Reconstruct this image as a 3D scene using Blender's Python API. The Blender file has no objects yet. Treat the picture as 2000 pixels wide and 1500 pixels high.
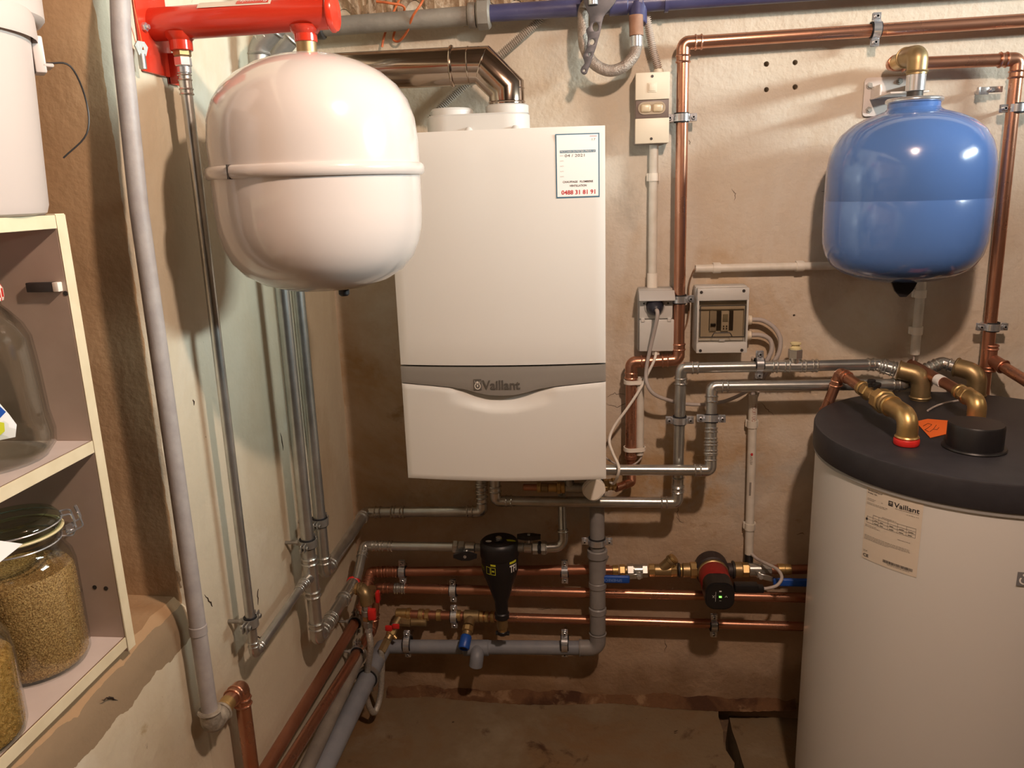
import bpy, bmesh, math, random
from mathutils import Vector, Matrix
random.seed(7)
R_ = math.radians
scene = bpy.context.scene
COL = scene.collection

# ------------------------------------------------------------------ camera, light, exposure
F = 1540.0                                   # focal length for a 2000 px wide frame
PITCH, YAW, ROLL = R_(13.929), R_(6.075), R_(1.849)
CAM = Vector((0.6609, -1.9694, 1.4129))
_f = Vector((-math.sin(YAW)*math.cos(PITCH), math.cos(YAW)*math.cos(PITCH), -math.sin(PITCH)))
_r0 = Vector((math.cos(YAW), math.sin(YAW), 0)); _d0 = _f.cross(_r0)
_r = _r0*math.cos(ROLL) + _d0*math.sin(ROLL); _d = _d0*math.cos(ROLL) - _r0*math.sin(ROLL)
cd = bpy.data.cameras.new('camera'); cam = bpy.data.objects.new('camera', cd); COL.objects.link(cam)
cd.sensor_fit = 'HORIZONTAL'; cd.sensor_width = 36; cd.lens = F*36/2000; cd.clip_start = 0.01
M = Matrix((( _r.x, -_d.x, -_f.x, CAM.x), (_r.y, -_d.y, -_f.y, CAM.y), (_r.z, -_d.z, -_f.z, CAM.z), (0, 0, 0, 1)))
cam.matrix_world = M
scene.camera = cam

def ray(px, py): return _r*((px-1000)/F) + _d*((py-750)/F) + _f
def K(px, py, y):                            # survey point at a distance y from the back wall
    d = ray(px, py); return CAM + d*((y-CAM.y)/d.y)
def L(px, py, x):                            # survey point at a distance x from the left wall
    d = ray(px, py); return CAM + d*((x-CAM.x)/d.x)
def Z(px, py, z):                            # survey point at a height z
    d = ray(px, py); return CAM + d*((z-CAM.z)/d.z)

w = bpy.data.worlds.new('world'); scene.world = w; w.use_nodes = True
w.node_tree.nodes['Background'].inputs[0].default_value = (0.6, 0.65, 0.7, 1)
w.node_tree.nodes['Background'].inputs[1].default_value = 0.05
bulb = bpy.data.lights.new('bulb', 'POINT'); bulb.energy = 66; bulb.color = (1.0, 0.735, 0.575); bulb.shadow_soft_size = 0.035
bo = bpy.data.objects.new('bulb', bulb); COL.objects.link(bo); bo.location = (1.03, -1.43, 2.11)
day = bpy.data.lights.new('daylight', 'AREA'); day.shape = 'RECTANGLE'; day.size = 0.95; day.size_y = 0.26
day.energy = 165; day.color = (0.82, 0.95, 0.95)
do = bpy.data.objects.new('daylight', day); COL.objects.link(do); do.location = (3.24, -1.03, 2.0)
do.rotation_euler = Matrix(((0, 0, 1), (1, 0, 0), (0, 1, 0))).to_euler()
vs = scene.view_settings
vs.view_transform = 'Standard'; vs.look = 'None'; vs.exposure = 0.0; vs.gamma = 1.0; vs.use_curve_mapping = False

# ------------------------------------------------------------------ mesh helpers
class MB:
    def __init__(s): s.v = []; s.f = []
    def add(s, vs_, fs):
        o = len(s.v); s.v += [Vector(p) for p in vs_]; s.f += [[i+o for i in f] for f in fs]; return s
    def xf(s, m): s.v = [m @ p for p in s.v]; return s
    def join(s, o): return s.add(o.v, o.f)
    def bm(s, b):
        b.verts.index_update(); return s.add([v.co.copy() for v in b.verts], [[v.index for v in f.verts] for f in b.faces])
    def box(s, c, d, bev=0, seg=2, rot=None):
        b = bmesh.new(); bmesh.ops.create_cube(b, size=1)
        for v in b.verts: v.co = Vector((v.co.x*d[0], v.co.y*d[1], v.co.z*d[2]))
        if bev: bmesh.ops.bevel(b, geom=list(b.edges), offset=bev, segments=seg, affect='EDGES', profile=.5)
        m = Matrix.Translation(Vector(c))
        if rot is not None: m = m @ rot
        for v in b.verts: v.co = m @ v.co
        s.bm(b); b.free(); return s
    def lathe(s, prof, o=(0, 0, 0), ax=(0, 0, 1), seg=24, ph=0.0):
        o = Vector(o); a = Vector(ax).normalized(); u = a.orthogonal().normalized()
        if abs(a.z) > .9: u = Vector((1, 0, 0))
        t = a.cross(u); vs_ = []; fs = []
        n = len(prof)
        for r, h in prof:
            for k in range(seg):
                an = 2*math.pi*k/seg + ph
                vs_.append(o + a*h + (u*math.cos(an) + t*math.sin(an))*max(r, 1e-5))
        for i in range(n-1):
            for k in range(seg):
                k2 = (k+1) % seg
                fs.append([i*seg+k, i*seg+k2, (i+1)*seg+k2, (i+1)*seg+k])
        return s.add(vs_, fs)
    def cyl(s, p0, p1, r, seg=16, r1=None, ch=0.0, ph=0.0):
        p0 = Vector(p0); p1 = Vector(p1); h = (p1-p0).length; r1 = r if r1 is None else r1
        pr = [(0, 0), (r-ch, 0)] + ([(r, ch)] if ch else []) + ([(r1, h-ch)] if ch else []) + [(r1-ch, h), (0, h)]
        return s.lathe(pr, p0, p1-p0, seg, ph)
    def ring(s, o, ax, Rr, r, seg=24, k=8):
        pr = [(Rr + r*math.cos(2*math.pi*i/k), r*math.sin(2*math.pi*i/k)) for i in range(k+1)]
        return s.lathe(pr, o, ax, seg)
    def tube(s, pts, r, seg=12, caps=True):
        pts = [Vector(p) for p in pts]; n = len(pts); vs_ = []; fs = []
        rr = r if isinstance(r, (list, tuple)) else [r]*n
        t0 = (pts[1]-pts[0]).normalized(); u = t0.orthogonal().normalized()
        for i in range(n):
            t = (pts[min(i+1, n-1)]-pts[max(i-1, 0)]).normalized()
            q = t0.rotation_difference(t); u = q @ u; u = (u - t*u.dot(t)).normalized(); t0 = t
            w_ = t.cross(u)
            for k in range(seg):
                a = 2*math.pi*k/seg; vs_.append(pts[i] + (u*math.cos(a) + w_*math.sin(a))*rr[i])
        for i in range(n-1):
            for k in range(seg):
                k2 = (k+1) % seg; fs.append([i*seg+k, i*seg+k2, (i+1)*seg+k2, (i+1)*seg+k])
        if caps: fs.append(list(range(seg))[::-1]); fs.append([(n-1)*seg+k for k in range(seg)])
        return s.add(vs_, fs)
    def prism(s, poly, o, u, v, th):
        o = Vector(o); u = Vector(u); v = Vector(v); nn = u.cross(v).normalized()
        n = len(poly); a = [o + u*x + v*y for x, y in poly]; b = [p + nn*th for p in a]
        fs = [list(range(n))[::-1], [n+i for i in range(n)]] + [[i, (i+1) % n, n+(i+1) % n, n+i] for i in range(n)]
        return s.add(a+b, fs)

def arc(pts, rad, n=6):                      # round the corners of a path
    pts = [Vector(p) for p in pts]; out = [pts[0]]
    for i in range(1, len(pts)-1):
        a, b, c = pts[i-1], pts[i], pts[i+1]
        u = (a-b).normalized(); v = (c-b).normalized(); ang = u.angle(v)
        if ang > math.pi-.02: out.append(b); continue
        d = min(rad/math.tan(ang/2), (a-b).length*.49, (c-b).length*.49)
        rr = d*math.tan(ang/2); ce = b + (u+v).normalized()*(rr/math.sin(ang/2))
        p, q = b+u*d-ce, b+v*d-ce
        rot = p.rotation_difference(q)
        for k in range(n+1):
            out.append(ce + (Matrix.Rotation(p.angle(q)*k/n, 3, p.cross(q)) @ p))
    out.append(pts[-1]); return out
def smooth(pts, n=8):                        # Catmull-Rom
    p = [Vector(q) for q in pts]; p = [p[0]*2-p[1]] + p + [p[-1]*2-p[-2]]; out = []
    for i in range(1, len(p)-2):
        for k in range(n):
            t = k/n; out.append(.5*((2*p[i]) + (p[i+1]-p[i-1])*t + (2*p[i-1]-5*p[i]+4*p[i+1]-p[i+2])*t*t + (3*p[i]-p[i-1]-3*p[i+1]+p[i+2])*t**3))
    return out + [p[-2]]

WO = {}
def thing(name, label, cat, loc, group=None):
    o = bpy.data.objects.new(name, None); COL.objects.link(o); o.empty_display_size = .02
    o.location = loc; o['label'] = label; o['category'] = cat
    if group: o['group'] = group
    WO[o.name] = Vector(loc); return o
def mesh_obj(name, mb, mat, off, angle=38):
    me = bpy.data.meshes.new(name)
    me.from_pydata([tuple(p-off) for p in mb.v], [], mb.f); me.update()
    b = bmesh.new(); b.from_mesh(me); bmesh.ops.remove_doubles(b, verts=b.verts, dist=2e-6)
    bmesh.ops.recalc_face_normals(b, faces=b.faces); b.to_mesh(me); b.free()
    for p in me.polygons: p.use_smooth = True
    me.set_sharp_from_angle(angle=R_(angle))
    me.materials.append(mat)
    o = bpy.data.objects.new(name, me); COL.objects.link(o); return o
def part(name, mb, mat, parent, label=None, angle=38):
    off = WO[parent.name]; o = mesh_obj(name, mb, mat, off, angle); o.parent = parent; WO[o.name] = off
    if label: o['label'] = label
    return o
def single(name, label, cat, mb, mat, group=None, angle=38):
    zs = min(p.z for p in mb.v); c = sum(mb.v, Vector())/len(mb.v); off = Vector((c.x, c.y, zs))
    o = mesh_obj(name, mb, mat, off, angle); o.location = off; WO[o.name] = off; o['label'] = label; o['category'] = cat
    if group: o['group'] = group
    return o
def struct(name, mb, mat, angle=30):
    o = mesh_obj(name, mb, mat, Vector(), angle); o['kind'] = 'structure'; WO[o.name] = Vector(); return o

def text_mb(s, w_, h_, fn, bold=0):
    """letters as a flat mesh; fn(u, v) puts the unit rectangle w_ x h_ into space"""
    cu = bpy.data.curves.new('t', 'FONT'); cu.body = s; cu.size = 1; cu.resolution_u = 2; cu.offset = bold
    ob = bpy.data.objects.new('t', cu); COL.objects.link(ob)
    bpy.context.view_layer.update()
    me = ob.evaluated_get(bpy.context.evaluated_depsgraph_get()).to_mesh()
    vs_ = [v.co.copy() for v in me.vertices]; fs = [list(p.vertices) for p in me.polygons]
    bpy.data.objects.remove(ob); bpy.data.curves.remove(cu)
    x0 = min(v.x for v in vs_); x1 = max(v.x for v in vs_); y0 = min(v.y for v in vs_); y1 = max(v.y for v in vs_)
    mb = MB(); mb.add([fn((v.x-x0)/(x1-x0)*w_, (v.y-y0)/(y1-y0)*h_) for v in vs_], fs); return mb
def rect_mb(u0, v0, u1, v1, fn, n=1):
    mb = MB(); vs_ = []; fs = []
    for i in range(n+1):
        u = u0+(u1-u0)*i/n; vs_ += [fn(u, v0), fn(u, v1)]
    for i in range(n): fs.append([2*i, 2*i+2, 2*i+3, 2*i+1])
    return mb.add(vs_, fs)
def plane_fn(o, u, v):
    o = Vector(o); u = Vector(u); v = Vector(v)
    return lambda a, b: o + u*a + v*b

# ------------------------------------------------------------------ materials
def lin(h):
    h = h.lstrip('#'); c = [int(h[i:i+2], 16)/255 for i in (0, 2, 4)]
    return tuple((x/12.92 if x <= .04045 else ((x+.055)/1.055)**2.4) for x in c) + (1,)
def mat(name, c1, c2=None, scale=12, rough=.5, metal=0, bump=0, bscale=60, coat=0, rough2=None, detail=4, thr=(.35, .65), spec=.5, emit=0, stretch=None):
    m = bpy.data.materials.new(name); m.use_nodes = True; nt = m.node_tree; N = nt.nodes; P = N['Principled BSDF']
    P.inputs['Base Color'].default_value = lin(c1); P.inputs['Roughness'].default_value = rough; P.inputs['Metallic'].default_value = metal
    P.inputs['Specular IOR Level'].default_value = spec
    if coat: P.inputs['Coat Weight'].default_value = coat; P.inputs['Coat Roughness'].default_value = .04
    if emit: P.inputs['Emission Color'].default_value = lin(c1); P.inputs['Emission Strength'].default_value = emit
    tc = N.new('ShaderNodeTexCoord'); vec = tc.outputs['Object']
    if stretch:
        mp = N.new('ShaderNodeMapping'); mp.inputs['Scale'].default_value = stretch; nt.links.new(vec, mp.inputs[0]); vec = mp.outputs[0]
    if c2:
        no = N.new('ShaderNodeTexNoise'); no.inputs['Scale'].default_value = scale; no.inputs['Detail'].default_value = detail
        nt.links.new(vec, no.inputs['Vector'])
        cr = N.new('ShaderNodeValToRGB'); cr.color_ramp.elements[0].position = thr[0]; cr.color_ramp.elements[1].position = thr[1]
        cr.color_ramp.elements[0].color = lin(c1); cr.color_ramp.elements[1].color = lin(c2)
        nt.links.new(no.outputs[0], cr.inputs[0]); nt.links.new(cr.outputs[0], P.inputs['Base Color'])
        if rough2 is not None:
            mr = N.new('ShaderNodeMapRange'); mr.inputs[3].default_value = rough; mr.inputs[4].default_value = rough2
            mr.inputs[1].default_value = thr[0]; mr.inputs[2].default_value = thr[1]
            nt.links.new(no.outputs[0], mr.inputs[0]); nt.links.new(mr.outputs[0], P.inputs['Roughness'])
    if bump:
        nb = N.new('ShaderNodeTexNoise'); nb.inputs['Scale'].default_value = bscale; nb.inputs['Detail'].default_value = 5
        nt.links.new(vec, nb.inputs['Vector'])
        bp = N.new('ShaderNodeBump'); bp.inputs['Strength'].default_value = bump; bp.inputs['Distance'].default_value = .004
        nt.links.new(nb.outputs[0], bp.inputs['Height']); nt.links.new(bp.outputs[0], P.inputs['Normal'])
    return m
def wall_mat(name, layers, rough=.85, bump=.35, extra=None, fine=90):
    """base colour plus noise-masked layers: (colour, scale, low, high, detail, distortion, zstretch)"""
    m = bpy.data.materials.new(name); m.use_nodes = True; nt = m.node_tree; N = nt.nodes; P = N['Principled BSDF']
    P.inputs['Roughness'].default_value = rough; P.inputs['Specular IOR Level'].default_value = .25
    tc = N.new('ShaderNodeTexCoord'); col = None; hs = []
    for i, (c, sc, lo, hi, de, di, st) in enumerate(layers):
        if i == 0:
            rgb = N.new('ShaderNodeRGB'); rgb.outputs[0].default_value = lin(c); col = rgb.outputs[0]; continue
        mp = N.new('ShaderNodeMapping'); mp.inputs['Scale'].default_value = st; mp.inputs['Location'].default_value = (i*3.7, i*1.3, i*2.1)
        nt.links.new(tc.outputs['Object'], mp.inputs[0])
        no = N.new('ShaderNodeTexNoise'); no.inputs['Scale'].default_value = sc; no.inputs['Detail'].default_value = de; no.inputs['Distortion'].default_value = di
        no.inputs['Roughness'].default_value = .62
        nt.links.new(mp.outputs[0], no.inputs['Vector'])
        mr = N.new('ShaderNodeMapRange'); mr.inputs[1].default_value = lo; mr.inputs[2].default_value = hi
        nt.links.new(no.outputs[0], mr.inputs[0])
        mx = N.new('ShaderNodeMix'); mx.data_type = 'RGBA'; mx.inputs[7].default_value = lin(c)
        nt.links.new(mr.outputs[0], mx.inputs[0]); nt.links.new(col, mx.inputs[6]); col = mx.outputs[2]; hs.append(mr.outputs[0])
    if extra: col = extra(nt, N, tc, col)
    nt.links.new(col, P.inputs['Base Color'])
    nb = N.new('ShaderNodeTexNoise'); nb.inputs['Scale'].default_value = fine; nb.inputs['Detail'].default_value = 6
    nc = N.new('ShaderNodeTexNoise'); nc.inputs['Scale'].default_value = 7; nc.inputs['Detail'].default_value = 3
    for q in (nb, nc): nt.links.new(tc.outputs['Object'], q.inputs['Vector'])
    ad = N.new('ShaderNodeMath'); ad.operation = 'MULTIPLY_ADD'; ad.inputs[1].default_value = 5.0
    nt.links.new(nc.outputs[0], ad.inputs[0]); nt.links.new(nb.outputs[0], ad.inputs[2])
    h = ad.outputs[0]
    if hs:
        a2 = N.new('ShaderNodeMath'); a2.operation = 'MULTIPLY_ADD'; a2.inputs[1].default_value = .35
        nt.links.new(hs[0], a2.inputs[0]); nt.links.new(h, a2.inputs[2]); h = a2.outputs[0]
    bp = N.new('ShaderNodeBump'); bp.inputs['Strength'].default_value = bump; bp.inputs['Distance'].default_value = .004
    nt.links.new(h, bp.inputs['Height']); nt.links.new(bp.outputs[0], P.inputs['Normal'])
    return m
def zmask(nt, N, tc, axis, lo, hi, nz=.03, sc=9):     # 1 inside lo..hi of one axis, with a ragged border
    sp = N.new('ShaderNodeSeparateXYZ'); nt.links.new(tc.outputs['Object'], sp.inputs[0])
    no = N.new('ShaderNodeTexNoise'); no.inputs['Scale'].default_value = sc; no.inputs['Detail'].default_value = 6
    nt.links.new(tc.outputs['Object'], no.inputs['Vector'])
    ad = N.new('ShaderNodeMath'); ad.operation = 'MULTIPLY_ADD'; ad.inputs[1].default_value = nz*2
    nt.links.new(no.outputs[0], ad.inputs[0]); nt.links.new(sp.outputs[axis], ad.inputs[2])
    outs = []
    for v, op in ((lo+nz, 'GREATER_THAN'), (hi+nz, 'LESS_THAN')):
        g = N.new('ShaderNodeMath'); g.operation = op; g.inputs[1].default_value = v; nt.links.new(ad.outputs[0], g.inputs[0]); outs.append(g.outputs[0])
    mu = N.new('ShaderNodeMath'); mu.operation = 'MULTIPLY'; nt.links.new(outs[0], mu.inputs[0]); nt.links.new(outs[1], mu.inputs[1])
    return mu.outputs[0]
def mixc(nt, N, fac, col, c):
    mx = N.new('ShaderNodeMix'); mx.data_type = 'RGBA'; mx.inputs[7].default_value = lin(c)
    nt.links.new(fac, mx.inputs[0]); nt.links.new(col, mx.inputs[6]); return mx.outputs[2]
def mul(nt, N, a, b):
    m = N.new('ShaderNodeMath'); m.operation = 'MULTIPLY'; nt.links.new(a, m.inputs[0]); nt.links.new(b, m.inputs[1]); return m.outputs[0]
def glass_mat(name, c='#f2f7f2', rough=0.0, ior=1.45):
    m = bpy.data.materials.new(name); m.use_nodes = True; P = m.node_tree.nodes['Principled BSDF']
    P.inputs['Base Color'].default_value = lin(c); P.inputs['Transmission Weight'].default_value = 1; P.inputs['Roughness'].default_value = rough; P.inputs['IOR'].default_value = ior
    return m

GALV = mat('galvanised_steel', '#b9bab6', '#c9cac7', 30, .28, .88, .02, 200)
GALVD = mat('aged_galvanised', '#94928d', '#a8a6a0', 30, .45, .75, .08, 120)
STEEL = mat('pressed_steel', '#c3c2bd', '#cdccc8', 20, .27, .9)
CHROME = mat('zinc_plate', '#d2d4d8', None, rough=.22, metal=.8)
FLUEM = mat('polished_flue_steel', '#b3a091', None, rough=.14, metal=1, bump=.05, bscale=7)
COPPER = mat('copper', '#c08a70', '#cb967c', 18, .32, .9, .02, 150, rough2=.26)
COPPERD = mat('dull_copper', '#a87258', '#b8826a', 14, .42, .85, .04, 120)
BRASS = mat('brass', '#c2a26a', '#ceb07c', 40, .36, .85)
BRASSD = mat('dull_brass', '#98825c', '#ab946e', 30, .42, .8, .05, 150)
DARKST = mat('dark_steel', '#3a3634', None, rough=.5, metal=.3)
RUBBER = mat('black_rubber', '#17161a', None, rough=.6)
BLACKP = mat('black_plastic', '#1c1a1c', None, rough=.42)
BLACKL = mat('lid_black_plastic', '#2c2b30', '#323136', 30, .5, 0, .05, 300)
WHITEE = mat('white_enamel', '#d2c9c3', None, rough=.16, coat=.5)
BOILW = mat('boiler_white', '#e3e2dd', None, rough=.26, coat=.25)
BOILG = mat('boiler_grey', '#8c8780', None, rough=.4)
BLUEE = mat('blue_enamel', '#5074b2', None, rough=.16, coat=.5)
REDE = mat('red_enamel', '#c4331f', None, rough=.24, coat=.2)
REDP = mat('red_plastic', '#d02a26', None, rough=.4)
BLUEP = mat('blue_plastic', '#1d4fa8', None, rough=.4)
PLASW = mat('white_plastic', '#ebe3d6', None, rough=.4)
PLASC = mat('cream_plastic', '#dccfb9', None, rough=.45)
PLASG = mat('light_grey_plastic', '#c9c7c2', None, rough=.42)
PLASM = mat('mid_grey_plastic', '#a8a5a0', None, rough=.45)
PVC = mat('grey_pvc', '#83807f', '#8d8a88', 30, .38)
PVCB = mat('bluish_grey_pvc', '#7c8088', '#878a90', 20, .45)
CONDG = mat('grey_conduit', '#9d9795', '#a9a3a0', 50, .5, 0, .08, 200)
CONDW = mat('white_conduit', '#d9d3c8', '#cfc8bb', 40, .45)
CABLEG = mat('grey_cable', '#b0a6a0', None, rough=.5)
CABLEW = mat('white_cable', '#e6e0d6', None, rough=.45)
ORANGE = mat('orange_cable', '#c2622f', '#a9522a', 40, .5)
INK = mat('black_print', '#2a2627', None, rough=.6)
INKG = mat('grey_print', '#8a827a', None, rough=.6)
INKR = mat('red_print', '#b8282e', None, rough=.6)
INKB = mat('blue_print', '#3f6d84', None, rough=.6)
PAPER = mat('white_paper', '#f4f2f0', None, rough=.6)
LABELP = mat('cream_label', '#d8cdbd', None, rough=.5)
YELLOW = mat('yellow_print', '#c9cc2e', None, rough=.5)
WHITEI = mat('white_print', '#ece9e4', None, rough=.5)
ORPAPER = mat('orange_card', '#f0702c', None, rough=.6)
BLUEPIPE = mat('blue_painted_pipe', '#403f62', '#4b4a6c', 20, .35, 0, .1, 90)
OLDPIPE = mat('old_grey_pipe', '#7b736b', '#8f877c', 12, .6, .2, .25, 80)
TANKW = mat('tank_white', '#d8d7d3', None, rough=.38, coat=.15)
GREYRIM = mat('grey_gasket', '#9a9997', None, rough=.6)
LED = mat('green_led', '#6cff4a', None, emit=4)
def thin_glass(name, c, rough=.02, ior=1.5):          # thin-walled glass: tinted see-through with a Fresnel sheen
    m = bpy.data.materials.new(name); m.use_nodes = True; nt = m.node_tree; N = nt.nodes
    for n in list(N):
        if n.type != 'OUTPUT_MATERIAL': N.remove(n)
    t = N.new('ShaderNodeBsdfTransparent'); t.inputs[0].default_value = lin(c)
    g = N.new('ShaderNodeBsdfGlossy'); g.inputs['Roughness'].default_value = rough
    lw_ = N.new('ShaderNodeLayerWeight'); lw_.inputs[0].default_value = .5; pw = N.new('ShaderNodeMath'); pw.operation = 'POWER'; pw.inputs[1].default_value = 3.2
    fr = N.new('ShaderNodeMath'); fr.operation = 'MULTIPLY_ADD'; fr.inputs[1].default_value = .8; fr.inputs[2].default_value = .04; mx = N.new('ShaderNodeMixShader')
    nt.links.new(lw_.outputs['Facing'], pw.inputs[0]); nt.links.new(pw.outputs[0], fr.inputs[0]); nt.links.new(fr.outputs[0], mx.inputs[0]); nt.links.new(t.outputs[0], mx.inputs[1]); nt.links.new(g.outputs[0], mx.inputs[2])
    nt.links.new(mx.outputs[0], N['Material Output'].inputs[0]); return m
GLASS = thin_glass('clear_glass', '#f7f8f5')
GLASSG = thin_glass('greenish_glass', '#e2ebe2')
SMOKE = thin_glass('smoked_window', '#efe9df', .06)
BRAID = mat('steel_braid', '#cfcbc2', '#b5b1a8', 240, .4, .55, .5, 420)
OLDBRAID = mat('old_braid', '#a99c90', '#8e7f73', 60, .5, .4, .6, 320)
BOARD = mat('white_laminate', '#d9cbc4', '#d0c1b9', 14, .45)
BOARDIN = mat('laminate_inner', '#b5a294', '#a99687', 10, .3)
EDGE = mat('cream_edge_band', '#e0d2b2', '#d8c9a8', 30, .5)
GRAIN = mat('lentils', '#8f6a3c', '#c9a56c', 520, .6, 0, .5, 300, thr=(.4, .6))
GRAIN2 = mat('split_grain', '#a9803c', '#c9a05a', 160, .6, 0, .6, 260, thr=(.4, .6))
GASKET = mat('cream_rubber', '#dccf9f', None, rough=.5)
BUCKETW = mat('bucket_white', '#c6b9b1', None, rough=.4)

# ================================================================== THE SETTING
def back_extra(nt, N, tc, col):
    # wall colour turns browner and darker towards the foot, through a cloudy border
    sp = N.new('ShaderNodeSeparateXYZ'); nt.links.new(tc.outputs['Object'], sp.inputs[0])
    no = N.new('ShaderNodeTexNoise'); no.inputs['Scale'].default_value = 6; no.inputs['Detail'].default_value = 7; nt.links.new(tc.outputs['Object'], no.inputs['Vector'])
    ad = N.new('ShaderNodeMath'); ad.operation = 'MULTIPLY_ADD'; ad.inputs[1].default_value = .5; nt.links.new(no.outputs[0], ad.inputs[0]); nt.links.new(sp.outputs[2], ad.inputs[2])
    up = N.new('ShaderNodeMapRange'); up.interpolation_type = 'SMOOTHSTEP'; up.inputs[1].default_value = 1.45; up.inputs[2].default_value = 1.95; up.inputs[4].default_value = .6   # paler, greyer render coat higher up
    nt.links.new(ad.outputs[0], up.inputs[0]); col = mixc(nt, N, up.outputs[0], col, '#c9bdab')
    for lo, hi, c, k in ((1.05, .5, '#a08163', .7), (.40, .24, '#775a3e', .7)):
        mr = N.new('ShaderNodeMapRange'); mr.interpolation_type = 'SMOOTHSTEP'; mr.inputs[1].default_value = lo; mr.inputs[2].default_value = hi; mr.inputs[4].default_value = k
        nt.links.new(ad.outputs[0], mr.inputs[0]); col = mixc(nt, N, mr.outputs[0], col, c)
    return col
WALLB = wall_mat('old_plaster', [('#c5b39d', 0, 0, 0, 0, 0, (1, 1, 1)),
    ('#b2946f', 2.0, .47, .62, 7, .4, (1, 1, 1.3)), ('#cfc6b9', 1.5, .48, .62, 8, .5, (1, 1, 1)),
    ('#b9b1a5', 2.6, .57, .64, 8, .3, (1, 1, .8)), ('#a08768', 8, .66, .76, 8, .3, (1, 1, 1)), ('#d3c8b6', 22, .68, .72, 8, .2, (1, 1, 1))],
    .85, .55, back_extra)
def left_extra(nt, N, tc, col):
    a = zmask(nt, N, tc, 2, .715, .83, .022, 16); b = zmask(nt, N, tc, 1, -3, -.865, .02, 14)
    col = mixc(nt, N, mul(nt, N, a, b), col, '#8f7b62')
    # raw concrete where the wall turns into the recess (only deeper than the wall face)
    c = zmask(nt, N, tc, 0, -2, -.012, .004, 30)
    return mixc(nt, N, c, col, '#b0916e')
WALLL = wall_mat('cream_painted_plaster', [('#c9bfa9', 0, 0, 0, 0, 0, (1, 1, 1)),
    ('#bdae94', 2.4, .48, .66, 6, .4, (1, 1, .5)), ('#d0c8b6', 4, .55, .68, 7, .4, (1, 1, .7)), ('#ab9878', 12, .68, .76, 8, .4, (1, 1, .8)), ('#8b7f6c', 34, .71, .735, 6, .3, (1, 1, .6))],
    .8, .3, left_extra)
FLOORM = wall_mat('stained_concrete', [('#79674f', 0, 0, 0, 0, 0, (1, 1, 1)), ('#775838', 1.6, .47, .62, 6, .4, (1, 1, 1)),
    ('#857660', 3.2, .52, .66, 7, .4, (1, 1, 1)), ('#4a3424', 9, .60, .70, 7, .4, (1, 1, 1)), ('#2e2118', 24, .70, .735, 5, .3, (1, 1, 1))], .8, .5)
CEILM = wall_mat('ceiling_concrete', [('#6a5d4f', 0, 0, 0, 0, 0, (1, 1, 1)), ('#5a4d40', 3, .48, .62, 6, .5, (1, 1, 1))], .9, .4)
RUBBLE = wall_mat('broken_plaster', [('#a58c72', 0, 0, 0, 0, 0, (1, 1, 1)), ('#7d6551', 14, .45, .6, 6, .5, (1, 1, 1)), ('#c2ae96', 22, .56, .66, 6, .4, (1, 1, 1))], .95, .9)

# back wall with its drill holes
def bool_cut(ob, cutter):
    md = ob.modifiers.new('cut', 'BOOLEAN'); md.object = cutter; md.operation = 'DIFFERENCE'; md.solver = 'EXACT'
    bpy.context.view_layer.update()
    me = bpy.data.meshes.new_from_object(ob.evaluated_get(bpy.context.evaluated_depsgraph_get()))
    ob.modifiers.clear(); old = ob.data; ob.data = me; bpy.data.meshes.remove(old)
    bpy.data.objects.remove(cutter)
wb = struct('wall_back', MB().box((1.35, .06, .95), (3.1, .12, 2.6)), WALLB)
cut = MB()
for px, py, r in ((1497, 125, .0062), (1553, 122, .0060), (1497, 175, .0058), (1553, 170, .0062), (1551, 616, .003), (1921, 656, .004)):
    p = K(px, py, 0); cut.cyl(p-Vector((0, .02, 0)), p+Vector((0, .03, 0)), r, 9)
co = mesh_obj('cutter', cut, WALLB, Vector()); bool_cut(wb, co)
for p in wb.data.polygons: p.use_smooth = False

# left wall: solid pier, wall under the recess, lintel, near pier, recess back
def crack(parent, pts, r=.0005):
    q = []; rn_ = random.Random(int(pts[0].x*1e4)+int(pts[0].z*1e4))
    for a, b_ in zip(pts, pts[1:]):
        for k in range(4): q.append(a.lerp(b_, k/4)+Vector((rn_.uniform(-.002, .002) if abs(a.x-b_.x) > 1e-6 else 0, 0 if abs(a.x-b_.x) > 1e-6 else rn_.uniform(-.002, .002), rn_.uniform(-.002, .002))))
    q.append(pts[-1]); n_ = len(q)
    part('crack', MB().tube(q, [r*(.25+math.sin(math.pi*i/(n_-1))) for i in range(n_)], 5), CRACKM, parent)
CRACKM = mat('crack_shadow', '#3d2f24', rough=1)
for c_ in ([(1186, 775), (1200, 768), (1222, 772)], [(1186, 788), (1205, 795), (1235, 782)], [(1487, 786), (1500, 800), (1512, 812)], [(1322, 1008), (1326, 1018), (1336, 1020)], [(1326, 985), (1323, 1000), (1328, 1015)],
           [(1615, 350), (1619, 342), (1622, 348)], [(1603, 375), (1619, 375)], [(1430, 370), (1436, 378), (1434, 392)], [(1345, 272), (1349, 282)], [(1555, 1045), (1566, 1041), (1572, 1043)], [(1297, 1247), (1301, 1262), (1298, 1275)],
           [(1050, 1190), (1068, 1188), (1080, 1191)], [(1590, 1380), (1540, 1372), (1490, 1368), (1430, 1362)]):
    crack(wb, [K(x, y, -.0004) for x, y in c_])
lw = MB()
zs = [-.05 + i*(2.25)/60 for i in range(61)]
rows = []
for z in zs:
    j = random.uniform(-.004, .004) if z > .78 else 0; j2 = random.uniform(0, .006)
    rows.append([(0, .12, z), (0, -.30, z), (0, -.62, z), (0, -.855+j, z), (-.004-j2*.6, -.862+j, z), (-.013-j2, -.866+j*.4, z), (-.2, -.866, z), (-.46, -.866, z)])
nn = len(rows[0]); lw.add([p for r in rows for p in r], [[i*nn+k, i*nn+k+1, (i+1)*nn+k+1, (i+1)*nn+k] for i in range(60) for k in range(nn-1)])
sr = []
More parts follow.
